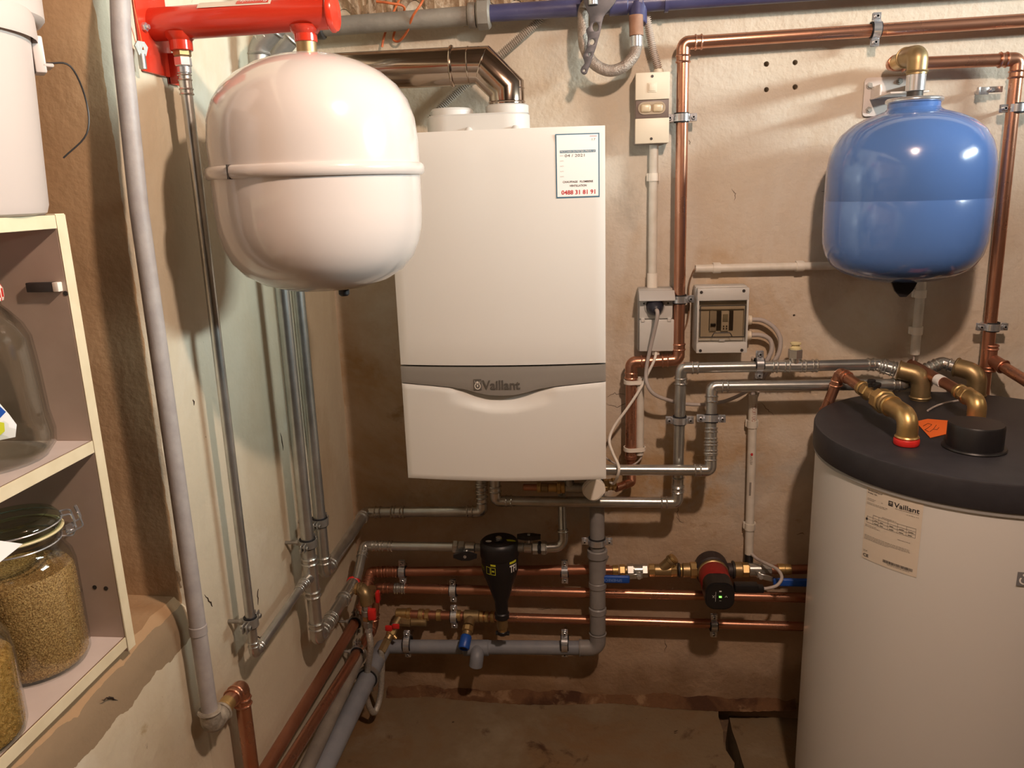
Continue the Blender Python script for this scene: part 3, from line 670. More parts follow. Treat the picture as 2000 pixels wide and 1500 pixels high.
part('brass_nipple', MB().cyl((VX, VY, 1.614), (VX, VY, 1.634), .0150, 24), BRASSD, ev)
part('valve_cap', MB().cyl((VX+.02, VY+.02, 1.252), (VX+.02, VY+.02, 1.269), .009, 14, ch=.003), BLACKP, ev)
rc = thing('manifold_console', 'red wall console tube carrying the white expansion vessel', 'console', (.004, VY, 1.60))
TR, TZ = .0235, 1.6685
part('tube', MB().cyl((.006, VY, TZ), (.284, VY, TZ+.004), TR, 40), REDE, rc)
part('end_cap', MB().lathe([(0, .279), (.0265, .279), (.0285, .281), (.0285, .284), (.026, .288), (0, .2905)], (0, VY, TZ+.004), X, 36), REDE, rc)
part('wall_plate', MB().box((.0035, VY, 1.69), (.005, .088, .185), .002), REDE, rc)
tb = MB().box((.010, VY+.032, 1.611), (.018, .004, .045), .001).box((.004, VY+.045, 1.611), (.004, .03, .045), .001); part('bracket_tab', tb, REDE, rc)
for y, z in ((VY-.031, 1.66), (VY-.02, 1.755), (VY+.047, 1.612)):
    part('bolt', MB().cyl((.005, y, z), (.011, y, z), .0065, 6).cyl((.011, y, z), (.015, y, z), .0035, 10), CHROME, rc)
for x, rr, z0 in ((.045, .0165, 1.630), (VX, .0168, 1.633)):
    part('socket', MB().lathe([(rr*1.42, 1.655), (rr*1.25, 1.648), (rr*1.02, 1.644), (rr, z0+.001), (rr-.001, z0), (0, z0)], (x, VY, 0), ZZ, 28), REDE, rc)
part('socket', MB().lathe([(0, TZ+.030), (.014, TZ+.030), (.0145, TZ+.018), (.018, TZ+.012)], (.225, VY, 0), ZZ, 24), REDE, rc)
def tube_fn(x, phi, o): return lambda u, v: Vector((x-u, VY-(TR+o)*math.sin(phi+v/TR), TZ+.002+(TR+o)*math.cos(phi+v/TR)))
xl, xr = K(385, 12, VY-.018).x, K(529, 8, VY-.018).x
lb = part('label', rect_mb(0, 0, xr-xl, .020, tube_fn(xr, R_(4), .0006), 1).join(rect_mb(0, .018, xr-xl, .020, tube_fn(xr, R_(4), .0006), 1)), LABELP, rc)
lbm = MB(); vs_ = []
for i in range(9):
    for u in (0, xr-xl): vs_.append(tube_fn(xr, R_(4), .0007)(u, .0215*i/8))
lbm.add(vs_, [[2*i, 2*i+1, 2*i+3, 2*i+2] for i in range(8)]); bpy.data.objects.remove(lb)
lb = part('label', lbm, LABELP, rc, 'cream label along the red tube')
lbm = MB(); vs_ = []
for i in range(9):
    for u in (.004, .053): vs_.append(tube_fn(xr, R_(12), .001)(u, .0155*i/8))
lbm.add(vs_, [[2*i, 2*i+1, 2*i+3, 2*i+2] for i in range(8)]); part('label_field', lbm, REDE, lb)
part('lettering', text_mb('Flexconsole', .041, .0085, tube_fn(xr-.007, R_(24), .0014)), WHITEI, lb)
ky = thing('bleed_key', 'small metal radiator key hanging on a wire beside the red console', 'key', (.016, -.812, 1.60))
kp = L(275, 97, .016)
part('key_head', MB().prism([(-.011, .004), (-.006, .011), (.006, .011), (.011, .004), (.006, -.008), (-.006, -.008)], kp, (.35, .94, 0), (0, 0, 1), .0025), GALVD, ky)
part('key_shaft', MB().cyl(kp+Vector((0, 0, -.006)), kp+Vector((0, 0, -.026)), .0052, 12), GALVD, ky)
part('cord', MB().tube([kp+Vector((.004, 0, 0)), kp+Vector((.001, .004, .008)), kp+Vector((-.008, .012, .06)), kp+Vector((-.012, .02, .13))], .0009, 6).tube([kp, kp+Vector((-.002, -.008, .01)), kp+Vector((-.01, -.012, .07)), kp+Vector((-.012, .02, .13))], .0006, 6), ORANGE, ky)

# ================================================================== BLUE EXPANSION VESSEL
BX, BYY = 1.321, -.182
bv = thing('expansion_vessel', 'blue domestic water expansion vessel hanging high on the right of the back wall', 'expansion vessel', (BX, BYY, 1.187))
part('shell', MB().lathe([(0, 1.190), (.04, 1.191), (.085, 1.199), (.118, 1.211), (.141, 1.228), (.154, 1.25), (.160, 1.275), (.1615, 1.30), (.1622, 1.362), (.1615, 1.3635), (.1615, 1.366), (.1622, 1.3675), (.1605, 1.43), (.157, 1.455), (.150, 1.477), (.137, 1.499), (.115, 1.518), (.09, 1.531), (.068, 1.538), (.054, 1.543), (.050, 1.548), (.050, 1.562), (0, 1.562)], (BX, BYY, 0), ZZ, 72), BLUEE, bv)
part('flange_ring', MB().ring((BX, BYY, 1.562), ZZ, .050, .0052, 40, 10).cyl((BX, BYY, 1.558), (BX, BYY, 1.566), .05, 40), CHROME, bv)
part('neck', MB().cyl((BX, BYY, 1.562), (BX, BYY, 1.583), .0155, 20), DARKST, bv)
part('coupling', MB().cyl((BX, BYY, 1.580), (BX, BYY, 1.618), .0185, 32, ch=.001), CHROME, bv)
part('air_valve_guard', MB().prism([(-.026, .012), (.026, .012), (.018, -.006), (.006, -.019), (-.006, -.019), (-.018, -.006)], (BX-.012, BYY-.06, 1.185), X, ZZ, .006), BLACKP, bv)
wp = thing('vessel_bracket', 'white steel wall bracket behind the neck of the blue vessel', 'bracket', (1.31, 0, 1.58))
p0, p1 = K(1683, 228, -.004), K(1790, 148, -.004)
def rrect(x0, z0, x1, z1, r=.008, n=4):
    out = []
    for cx, cz, a0 in ((x1-r, z1-r, 0), (x0+r, z1-r, 90), (x0+r, z0+r, 180), (x1-r, z0+r, 270)):
        for i in range(n+1): a = R_(a0+90*i/n); out.append((cx+r*math.cos(a), cz+r*math.sin(a)))
    return out
part('plate', MB().prism(rrect(p0.x, p0.z, 1.395, p1.z), (0, -.0045, 0), X, ZZ, .004), WHITEE, wp)
arm = MB(); q = K(1715, 190, -.03); arm.box((1.327, -.07, 1.5835), (.078, .135, .004), .001).box((1.291, -.035, 1.595), (.004, .065, .028), .001).box((1.363, -.035, 1.595), (.004, .065, .028), .001); part('arm', arm, WHITEE, wp)
for px, py in ((1697, 168), (1696, 215), (1756, 159)):
    p = K(px, py, -.006); part('bolt', MB().cyl(p+Y*.003, p-Y*.005, .0075, 6).cyl(p-Y*.005, p-Y*.009, .004, 10), GALVD, wp)
vp = thing('copper_pipe', 'copper pipe from the brass elbow above the blue vessel down the right of the wall', 'copper pipe', (1.45, -.05, .3))
mb = MB().tube([(BX, BYY, 1.612), (BX, BYY, 1.625)]+arc([(BX, BYY, 1.626), (BX, BYY, 1.650), (BX-.004, BYY+.028, 1.652)], .019, 8)+[(BX-.005, BYY+.05, 1.652)], .0195, 24)
mb.ring((BX, BYY, 1.618), ZZ, .0195, .0022, 24, 8).ring((BX-.005, BYY+.05, 1.652), Y, .0195, .0022, 24, 8); part('brass_elbow', mb, BRASSD, vp)
part('brass_nipple', MB().cyl((BX-.005, BYY+.045, 1.652), (BX-.006, -.085, 1.650), .0165, 20), BRASS, vp)
run(vp, [(BX-.006, -.09, 1.65), (BX-.006, -.05, 1.65), (1.577, -.05, 1.649), (1.592, -.05, .30)], .0135, COPPER, br=.022)
te = MB().cyl((1.59, -.05, 1.018), (1.59, -.05, .962), .0155, 22)
for z in (1.02, 1.012, .968, .96): te.ring((1.59, -.05, z), ZZ, .0155, .0024, 22, 6)
part('tee', te, COPPERD, vp)
e_ = K(2010, 748, -.16); te = MB().cyl((1.592, -.05, .988), Vector((1.592, -.05, .988)).lerp(e_, .35), .0148, 20); te.ring(Vector((1.592, -.05, .988)).lerp(e_, .35), e_-Vector((1.592, -.05, .988)), .015, .0024, 20, 6); part('tee_branch', te, COPPERD, vp)
part('pipe_section', MB().cyl((1.592, -.05, .988), Vector((1.592, -.05, .988)).lerp(e_, 2.2), .0128, 18), COPPER, vp)
clamp('zinc pipe clamp on the right-hand copper downpipe, level with the blue vessel neck', K(1985, 211, -.05), ZZ, Y, .05, .0135)
clamp('zinc pipe clamp on the right-hand copper downpipe, just above its tee', K(1937, 638, -.05), ZZ, Y, .05, .0135)
hk = K(1918, 178, -.03); ht = thing('pipe_clamp', 'empty open pipe clamp sticking out of the wall right of the blue vessel', 'pipe clamp', (hk.x, 0, hk.z))
part('stud', MB().cyl((hk.x, 0, hk.z), (hk.x, -.03, hk.z), .004, 10).cyl((hk.x, -.022, hk.z), (hk.x, -.034, hk.z), .0075, 6), CHROME, ht)
hb = MB(); hb.tube([hk+Vector((.014*math.cos(R_(a_))-.004, -.012-.010*math.sin(R_(a_)), 0)) for a_ in range(200, 361, 16)], .004, 6); part('band', MB().box(hk+Vector((0, -.005, 0)), (.024, .003, .016), .0008).box(hk+Vector((-.012, -.010, 0)), (.003, .012, .016), .0008), CHROME, ht)
part('ear', MB().box(hk+Vector((.026, -.004, .002)), (.03, .0022, .013), .001), CHROME, ht); part('screw', MB().cyl(hk+Vector((.018, -.012, .001)), hk+Vector((.018, .006, .001)), .004, 10), CHROME, ht)

# ================================================================== TOP OF THE BACK WALL
tc_ = thing('copper_pipe', 'long copper pipe along the top right of the wall, down beside the switch box', 'copper pipe', (.86, -.045, .69))
run(tc_, [(2.74, -.045, 1.745), (.866, -.045, 1.716), (.869, -.045, .992), (.7545, -.045, .986), (.7545, -.045, .735)], .0138, COPPER, br=.024)
stack(tc_, (.7545, -.045, .745), -ZZ, [('reducer', .012, .0148, 20, COPPERD), ('reducer', .010, .0115, 20, COPPERD), ('pipe_section', .03, .0105, 16, COPPER)])
run(tc_, [(.7545, -.045, .70), (.757, -.055, .675), (.715, -.09, .672)], .0105, COPPER, br=.016, press=False)
clamp('zinc pipe clamp on the top copper pipe above the blue vessel', K(1710, 58, -.045), X, Y, .045, .0138)
clamp('zinc pipe clamp on the copper downpipe beside the switch box', K(1331, 230, -.045), ZZ, Y, .045, .0138)
clamp('zinc pipe clamp on the copper downpipe between socket and fuse box', K(1327, 584, -.045), ZZ, Y, .045, .0138)

ip = thing('iron_pipe', 'grey cast iron pipe crossing the top of the wall above the flue', 'pipe', (.2, -.06, 1.77))
part('pipe_section', MB().cyl((.005, -.06, 1.786), (.40, -.06, 1.794), .0205, 24), OLDPIPE, ip)
part('coupling', MB().lathe([(0, 0), (.026, 0), (.0275, .003), (.0275, .014), (.026, .017), (0, .017)], (.386, -.06, 1.794), X, 22), OLDPIPE, ip)
part('hex_union', MB().cyl((.405, -.06, 1.795), (.436, -.06, 1.795), .033, 8, ch=.004), OLDPIPE, ip)
part('coupling', MB().cyl((.03, -.06, 1.786), (.05, -.06, 1.786), .026, 20, ch=.003), DARKST, ip)
bp = thing('blue_pipe', 'dark blue painted water pipe along the very top of the wall', 'pipe', (1.0, -.06, 1.77))
part('pipe_section', MB().cyl((.434, -.06, 1.796), (2.74, -.06, 1.822), .0185, 26), BLUEPIPE, bp)
part('tee', MB().cyl((.700, -.06, 1.799), (.742, -.06, 1.80), .0225, 24, ch=.002), BLUEPIPE, bp)
for xa in (.765, .822): part('collar', MB().cyl((xa, -.06, 1.80), (xa+.008, -.06, 1.80), .0222, 24), BLUEPIPE, bp)
part('branch', MB().cyl((.764, -.062, 1.80), (.764, -.072, 1.755), .0195, 22, ch=.002), BLUEPIPE, bp)
hs = thing('flexible_hose', 'dirty braided hose looping down from the blue pipe behind the black wrench', 'hose', (.70, -.085, 1.64))
ha = K(1242, 30, -.085); hb_ = K(1243, 70, -.085); hc = K(1243, 92, -.085)
part('rusty_nipple', MB().cyl(ha, hb_, .0155, 20), mat('rust', '#8a6450', '#a07a62', 40, .7), hs); part('ferrule', MB().cyl(hb_, hc, .0135, 20, ch=.001), CHROME, hs)
hp = smooth([hc+ZZ*.006, hc, K(1236, 112, -.087), K(1215, 132, -.09), K(1188, 138, -.092), K(1160, 124, -.092), K(1143, 95, -.09), K(1139, 60, -.088), K(1140, 20, -.08), (.66, -.07, 1.81)], 8)
part('hose', MB().tube(hp, .0125, 16), OLDBRAID, hs)
# perforated wrench
def curve_plate(outline, holes, fn, th, name, m, parent):
    cu = bpy.data.curves.new('c', 'CURVE'); cu.dimensions = '2D'; cu.fill_mode = 'BOTH'; cu.extrude = th/2; cu.bevel_depth = .0004; cu.bevel_resolution = 1
    for pl in [outline]+holes:
        sp = cu.splines.new('POLY'); sp.points.add(len(pl)-1); sp.use_cyclic_u = True
        for q, (a, b_) in zip(sp.points, pl): q.co = (a, b_, 0, 1)
    ob = bpy.data.objects.new('c', cu); COL.objects.link(ob); bpy.context.view_layer.update()
    me = ob.evaluated_get(bpy.context.evaluated_depsgraph_get()).to_mesh()
    mb = MB().add([fn(v.co.x, v.co.y, v.co.z) for v in me.vertices], [list(p.vertices) for p in me.polygons])
    bpy.data.objects.remove(ob); bpy.data.curves.remove(cu); return part(name, mb, m, parent)
wz = lambda q: [((x-520)/8.335*.00110, (440-y)/8.335*.00112) for x, y in q]
out = smooth([(Vector((x, y, 0))) for x, y in [(320, -60), (345, 60), (395, 200), (435, 300), (430, 420), (375, 480), (400, 590), (380, 740), (340, 830), (322, 880), (345, 980), (295, 1040), (280, 1100), (325, 1145), (375, 1130), (405, 1060), (445, 980), (475, 880), (525, 760), (562, 640), (600, 520), (655, 300), (745, 200), (850, 80), (900, -60)]], 3)
ell = lambda cx, cy, rx, ry: [(cx+rx*math.cos(i*.3927), cy+ry*math.sin(i*.3927)) for i in range(16)]
wo = K(1100+520/8.335, 440/8.335, -.125)
wt = thing('wrench', 'black perforated strap wrench hanging from the blue pipe', 'wrench', (wo.x, -.125, wo.z))
curve_plate(wz([(p.x, p.y) for p in out]), [wz(ell(525, 440, 50, 72)), wz(ell(465, 660, 44, 50)), wz(ell(425, 850, 22, 30)), wz(ell(335, 1088, 18, 24))], lambda x, y, z: wo+Vector((x, z, y)), .006, 'blade', mat('dark_grey_steel', '#4a484b', '#565457', 60, .45, .5), wt)
part('hanger_loop', MB().ring(wo+Vector((.004, .035, .0775)), Vector((1, .25, 0)), .034, .0035, 30, 8), DARKST, wt)
part('drive_socket', MB().cyl(wo+Vector((-.006, -.004, .078)), wo+Vector((-.004, -.004, .043)), .0105, 20, ch=.001), CHROME, wt)
fc = thing('flexible_conduit', 'ribbed grey flexible conduit running diagonally down behind the flue', 'conduit', (.4, -.02, 1.6))
def ribbed(pts, r, pitch=.0048, amp=.0015):
    pth = smooth(pts, 12); L_ = sum((b_-a).length for a, b_ in zip(pth, pth[1:])); n = int(L_/pitch*4); out = []; acc = 0; seg = 0
    cum = [0]
    for a, b_ in zip(pth, pth[1:]): cum.append(cum[-1]+(b_-a).length)
    for i in range(n+1):
        t = L_*i/n
        while seg < len(pth)-2 and cum[seg+1] < t: seg += 1
        out.append(pth[seg].lerp(pth[seg+1], (t-cum[seg])/max(cum[seg+1]-cum[seg], 1e-9)))
    return MB().tube(out, [r+amp*(1 if i % 4 in (0, 1) else -1) for i in range(n+1)], 12)
part('conduit', ribbed([K(1062, 28, -.03), K(1045, 47, -.022), K(985, 100, -.022), K(925, 152, -.022), K(866, 205, -.022), K(840, 235, -.02)], .0078), mat('ribbed_grey', '#a59a8e', rough=.6), fc)
oc = thing('orange_cable', 'loose orange cable looped over the grey iron pipe', 'cable', (.2, -.03, 1.72))
part('cable', MB().tube(smooth([K(746, 92, -.02), K(752, 65, -.02), K(770, 20, -.025), K(782, -6, -.03)], 6), .0028, 8).tube(smooth([K(830, -10, -.07), K(822, 8, -.088), K(806, 32, -.086), K(796, 60, -.06), K(780, 80, -.03), K(768, 76, -.02), K(775, 50, -.02), K(790, 15, -.06), K(760, 6, -.075), K(735, 3, -.075)], 8), .0028, 8), ORANGE, oc)
pp = [K(552, 108, -.02), K(551, 84, -.02), K(562, 66, -.02), K(578, 74, -.02), K(582, 108, -.02)]
single('wall_plaque', 'small white pointed plaque on the wall behind the red console', 'plaque', MB().prism([(p.x, p.z) for p in pp], (0, -.022, 0), X, ZZ, .022), PLASG)

# ================================================================== LEFT WALL PIPES
gc = thing('grey_conduit', 'tall grey plastic pipe down the left wall ending in a corroded elbow', 'pipe', (.035, -.905, .56))
bendpipe(gc, [(.055, -.83, 2.10), (.038, -.875, 1.72), (.035, -.890, 1.62), (.035, -.905, 1.40), (.035, -.906, .60)], .0128, CONDG, .3)
part('collar', MB().cyl((.035, -.906, .742), (.035, -.906, .758), .0138, 22, ch=.001), CONDG, gc)
mb = MB().tube([(.035, -.906, .605)]+arc([(.035, -.906, .60), (.035, -.906, .574), (.035, -.872, .574)], .016, 7), .0165, 20).ring((.035, -.906, .602), ZZ, .0165, .003, 20, 6).ring((.035, -.872, .574), Y, .0165, .003, 20, 6)
part('corroded_elbow', mb, mat('corroded_zinc', '#8f877b', '#b8b0a2', 60, .7, .5, .7, 90), gc)
stack(gc, (.035, -.872, .574), Y, [('brass_union', .010, .0155, 20, BRASS), ('brass_union', .018, .0140, 20, BRASS)])
lc = thing('copper_pipe', 'short copper pipe with an elbow dropping to the floor below the grey pipe', 'copper pipe', (.035, -.80, 0))
run(lc, [(.035, -.85, .574), (.035, -.797, .570), (.035, -.795, 0)], .0132, COPPER, br=.021)

def big_elbow(root, y):
    mb = MB().tube(arc([(.05, y, 1.60), (.05, y, 1.677), (.10, y, 1.722)], .035, 7), .0185, 20)
    for c_, d_ in (((.05, y, 1.645), ZZ), ((.085, y, 1.7085), Vector((.05, 0, .045))), ((.052, y, 1.668), ZZ)): mb.ring(c_, d_, .0185, .0028, 20, 6)
    part('large_elbow', mb, GALVD, root)
tp = thing('galvanised_pipe', 'thin galvanised pipe from the red console down the left wall to the tee', 'pipe', (.042, -.745, .6))
TX = .042
stack(tp, (.045, VY, 1.634), -ZZ, [('brass_union', .012, .0135, 6, BRASSD), ('union_nut', .014, .0128, 6, CHROME), ('union_nut', .010, .0105, 20, CHROME)])
run(tp, [(.0445, VY, 1.60), (TX, VY, .602), (.046, -.500, .612)], .0086, GALV, STEEL, br=.015)
sleeve(tp, (.0445, VY, 1.582), ZZ, .03, .0086, STEEL)
sleeve(tp, (.046, -.515, .612), Y, .03, .0086, STEEL)
clamp('rubber-lined clamp at the foot of the thin pipe on the left wall', (TX, VY, .668), ZZ, -X, .042, .0086, m=GALVD)
g1 = thing('galvanised_pipe', 'galvanised pipe with the tee, left one of the pair behind the white vessel', 'pipe', (.05, -.465, .45))
G1Y, G2Y = -.465, -.383
run(g1, [(.16, G1Y-.01, 1.98), (.16, G1Y-.01, 1.78), (.05, G1Y, 1.68), (.05, G1Y, .458), (.052, -.235, .455)], .0140, GALV, STEEL, br=.026)
te = MB().cyl((.05, G1Y, .655), (.05, G1Y, .565), .0156, 22).cyl((.05, G1Y, .612), (.047, G1Y-.035, .612), .0118, 18)
for z in (.655, .643, .577, .565): te.ring((.05, G1Y, z), ZZ, .0156, .0026, 22, 6)
te.ring((.047, G1Y-.034, .612), Y, .0118, .0022, 18, 6); part('tee', te, STEEL, g1)
te = MB().cyl((.052, -.29, .4553), (.052, -.205, .4553), .0158, 22).cyl((.052, -.232, .4553), (.068, -.232, .4553), .0125, 8)
for y in (-.29, -.278): te.ring((.052, y, .4553), Y, .0158, .0026, 22, 6)
part('tee', te, STEEL, g1); part('red_cap', MB().cyl((.052, -.206, .4555), (.052, -.198, .4555), .0175, 22, ch=.002), REDP, g1, 'red end cap')
big_elbow(g1, G1Y)
sleeve(g1, (.051, -.385, .4565), Y, .03, .0140, STEEL)
clamp('rubber-lined clamp on the left pipe of the pair above its tee', (.05, G1Y, .690), ZZ, -X, .05, .0140, m=GALVD)
g2 = thing('galvanised_pipe', 'galvanised pipe nearest the corner, feeding the boiler from the left wall', 'pipe', (.05, G2Y, .57))
run(g2, [(.16, G2Y, 1.98), (.16, G2Y, 1.79), (.05, G2Y, 1.69), (.05, G2Y, .577), (.052, -.052, .583), (.368, -.052, .589), (.368, -.052, .80)], .0138, GALV, STEEL, br=.024)
big_elbow(g2, G2Y)
sleeve(g2, (.14, -.052, .5845), X, .035, .0138, STEEL); sleeve(g2, (.368, -.052, .655), ZZ, .03, .0138, STEEL); sleeve(g2, (.368, -.052, .71), ZZ, .02, .0145, STEEL)
clamp('rubber-lined clamp on the corner pipe of the pair', (.05, G2Y, .703), ZZ, -X, .05, .0138, m=GALVD)

# ================================================================== STEEL PIPES RIGHT OF THE BOILER
FLY = -.113
zf = K(1150, 980, FLY).z
fw = thing('steel_pipe', 'steel flow pipe running under the boiler and up to the upper horizontal line', 'pipe', (.86, FLY, zf))
xb = K(967, 945, FLY).x; xe = K(1323, 970, FLY).x
run(fw, [(xb, FLY, .80), (xb, FLY, zf), (xe, FLY, zf), (.8715, -.085, .980), (1.327, -.075, .982), (1.368, -.088, .972)], .0132, GALV, STEEL, br=.024)
sleeve(fw, (xb, FLY, .735), ZZ, .028, .0132, STEEL); sleeve(fw, Vector((xe, FLY, zf)).lerp(Vector((.8715, -.085, .98)), .16), ZZ, .05, .0132, STEEL)
q = K(1550, 707, -.077); sleeve(fw, (q.x-.03, -.0793, .9809), X, .04, .0132, STEEL); sleeve(fw, (q.x+.035, -.078, .981), X, .04, .0132, STEEL)
t_ = part('vent_tee', MB().cyl((q.x-.03, -.079, .981), (q.x+.03, -.079, .981), .0146, 20).cyl((q.x+.002, -.079, .985), (q.x+.002, -.079, 1.004), .0125, 18), STEEL, fw)
part('hex_nut', MB().cyl((q.x+.002, -.079, 1.000), (q.x+.002, -.079, 1.022), .0170, 6, ch=.0015, ph=.5), STEEL, fw)
part('vent_cap', MB().lathe([(0, 1.022), (.013, 1.022), (.0135, 1.026), (.009, 1.028), (.009, 1.033), (.0125, 1.034), (.0125, 1.038), (0, 1.040)], (q.x+.002, -.079, 0), ZZ, 18), GASKET, fw, 'cream vent cap')
BE1 = Vector((1.417, -.107, 0))
def lid_elbow(root, frm, base, r, m, zt=.963, zb=.906, rad=.026):
    a = Vector(frm); b_ = Vector((base[0], base[1], zt)); c = Vector((base[0], base[1], zb))
    mb = MB().tube(arc([a, b_, c], rad, 8), r, 26).ring(a, b_-a, r, r*.13, 26, 6).ring(c+ZZ*.006, ZZ, r, r*.13, 26, 6)
    return part('brass_elbow', mb, m, root)
lid_elbow(fw, (1.372, -.092, .972), (1.417, -.112), .0212, BRASSD)
sleeve(fw, (1.352, -.083, .9758), Vector((.041, -.013, -.01)), .03, .0150, STEEL)
RY = -.143; zr = K(1270, 918, RY).z; xr_ = K(1388, 905, RY).x
rt = thing('steel_pipe', 'steel return pipe from behind the boiler edge up to the lower horizontal line', 'pipe', (.94, RY, zr))
run(rt, [(.60, RY, .80), (.60, RY, zr), (xr_, RY, zr), (.9435, -.095, .936), (1.385, -.088, .937), (1.435, -.056, .958), (1.488, -.042, .978), (1.520, -.066, .968)], .0132, GALV, STEEL, br=.022)
va, vb = Vector((xr_, RY, zr)), Vector((.9435, -.095, .936))
sleeve(rt, va.lerp(vb, .27), vb-va, .03, .0140, STEEL); sleeve(rt, va.lerp(vb, .42), vb-va, .036, .0132, STEEL)
lid_elbow(rt, (1.513, -.062, .971), (1.548, -.092), .0212, BRASSD)
clamp('zinc clamp on the upright steel flow pipe below the socket', Vector((xe, FLY, zf)).lerp(Vector((.8715, -.085, .98)), .62), ZZ, Y, .095, .0132)
clamp('zinc clamp on the upright steel return pipe right of the flow pipe', va.lerp(vb, .62), vb-va, Y, .11, .0132)
clamp('zinc clamp on the upper horizontal steel line below the fuse box', K(1483, 712, -.0795), X, Y, .079, .0132)

# ================================================================== BOTTOM PIPES
CY = -.042
dr = thing('drain_pipe', 'grey plastic drain pipe dropping from the boiler to the low horizontal pipe', 'drain pipe', (.668, -.078, .2))
PX, PY = .668, -.078; zl = .209
part('pipe_section', MB().cyl((PX, PY, .80), (PX, PY, .24), .0190, 24), PVC, dr)
zt = K(1168, 1085, PY).z
part('tee', MB().cyl((PX, PY, zt+.018), (PX, PY, zt-.075), .0222, 24, ch=.002).cyl((PX, PY, zt+.018), (PX, PY, zt-.005), .0262, 24, ch=.002).cyl((PX, PY, zt-.03), (PX+.014, PY+.02, zt-.005), .018, 20), PVC, dr)
for py in (1143, 1193):
    z = K(1166, py, PY).z; part('socket_ring', MB().cyl((PX, PY, z+.012), (PX, PY, z-.008), .0232, 24, ch=.003).cyl((PX, PY, z), (PX, PY, z-.06), .0210, 24), PVC, dr)
part('elbow', MB().tube(arc([(PX, PY, .255), (PX, PY, zl+.002), (PX-.05, PY, zl)], .03, 8), .0215, 24).ring((PX, PY, .255), ZZ, .0215, .002, 24, 6).ring((PX-.048, PY, zl), X, .0215, .002, 24, 6), PVC, dr)
part('pipe_section', MB().cyl((PX-.04, PY, zl), (.07, -.062, .186), .0190, 22), PVCB, dr)
tx = K(930, 1262, -.075).x
part('tee', MB().cyl((tx-.035, -.072, .1955), (tx+.035, -.072, .1975), .0215, 22, ch=.002), PVCB, dr)
part('tundish', MB().tube(arc([(tx+.004, -.078, .196), (tx+.006, -.105, .192), (tx+.002, -.108, .165)], .018, 6), .0185, 20), PVCB, dr)
clamp('zinc clamp near the top of the grey drain pipe, below the boiler', K(1166, 1057, PY), ZZ, Y, .078, .0190)
clamp('zinc clamp on the low horizontal drain pipe near its right end', K(1103, 1256, PY), X, Y, .076, .0190)
clamp('zinc clamp on the low horizontal drain pipe near the corner', K(796, 1257, -.064), X, Y, .064, .0190)
# copper lines along the back wall
c1 = thing('copper_pipe', 'uppermost of the three low copper pipes, leading to the pump', 'copper pipe', (.35, CY, .40))
def along(p, q, x, y1):                       # straight line along the left wall through two survey points, on to y1
    a, b_ = L(p[0], p[1], x), L(q[0], q[1], x); return a, b_ + (b_-a)*((y1-b_.y)/(b_.y-a.y))
A0, A1 = along((622, 1333), (540, 1467), .045, -1.7); B0, B1 = along((661, 1333), (577, 1467), .047, -1.7)
O0, O1 = along((677, 1333), (615, 1467), .05, -1.5); D0, D1 = along((697, 1367), (648, 1467), .072, -.95)
def toward(a, b_, y): return a + (b_-a)*((y-a.y)/(b_.y-a.y))
run(c1, [(.70, CY-.002, .4235), (.048, CY, .403), tuple(toward(A0, A1, -.15)), tuple(A1)], .0128, COPPERD, br=.02)
sleeve(c1, (.105, CY, .4048), X, .035, .0128, COPPERD)
c2 = thing('copper_pipe', 'middle of the three low copper pipes, passing below the pump', 'copper pipe', (.65, CY, .35))
run(c2, [(1.28, CY, .3515), (.062, CY, .355), tuple(toward(B0, B1, CY-.012)), tuple(B1)], .0128, COPPER, br=.02)
sleeve(c2, (.128, CY, .3548), X, .03, .0128, STEEL)
c3 = thing('copper_pipe', 'lowest of the three copper pipes, with brass tee and drain valve', 'copper pipe', (.65, CY, .26))
ze = lambda x: .2763-.0085*(x-.108)/1.07
part('pipe_section', MB().cyl((.34, CY, ze(.34)), (1.28, CY, ze(1.28)), .0125, 18), COPPER, c3)
part('pipe_section', MB().cyl((.13, CY, ze(.13)), (.30, CY, ze(.30)), .0120, 18), COPPERD, c3)
for x, ln, r, s_ in ((.112, .03, .0155, 20), (.142, .012, .0172, 20), (.175, .014, .016, 20), (.193, .012, .0172, 8), (.225, .014, .0155, 20), (.268, .026, .0155, 20)):
    part('brass_coupling', MB().cyl((x, CY, ze(x)), (x+ln, CY, ze(x)), r, s_, ch=.0015), BRASS, c3)
tb = K(921, 1207, CY).x
part('brass_tee', MB().cyl((tb-.02, CY, ze(tb)), (tb+.022, CY, ze(tb)), .0172, 20, ch=.001).cyl((tb, CY, ze(tb)), (tb-.004, CY-.03, ze(tb)-.012), .0145, 18), BRASSD, c3)
for x in (tb+.022, tb+.036, tb+.052): part('brass_coupling', MB().cyl((x, CY, ze(x)), (x+.012, CY, ze(x)), .0158, 20, ch=.0018), BRASS, c3)
p = Vector((tb-.004, CY-.03, ze(tb)-.012)); d = Vector((-.10, -.75, -.52)).normalized()
dv_ = thing('drain_valve', 'small brass drain valve with a blue knob on the lowest copper pipe', 'valve', p)
p = stack(dv_, p, d, [('brass_body', .016, .0155, 8, BRASS), ('brass_body', .012, .0125, 20, BRASSD)])
part('blue_knob', MB().lathe([(0, 0), (.0135, 0), (.0150, .004), (.0155, .034), (.0135, .037), (.010, .037), (.0095, .032), (0, .032)], p, d, 20), BLUEP, dv_)
part('knob_screw', MB().cyl(p+d*.031, p+d*.035, .005, 12), BLACKP, dv_)
clamp('clamp on the uppermost low copper pipe near the corner', K(786, 1116, CY), X, Y, .042, .0128)
clamp('clamp on the uppermost low copper pipe, left of the drain pipe', K(1103, 1116, CY), X, Y, .042, .0128)
clamp('clamp on the middle low copper pipe, left of the black filter', K(885, 1153, CY), X, Y, .042, .0128)
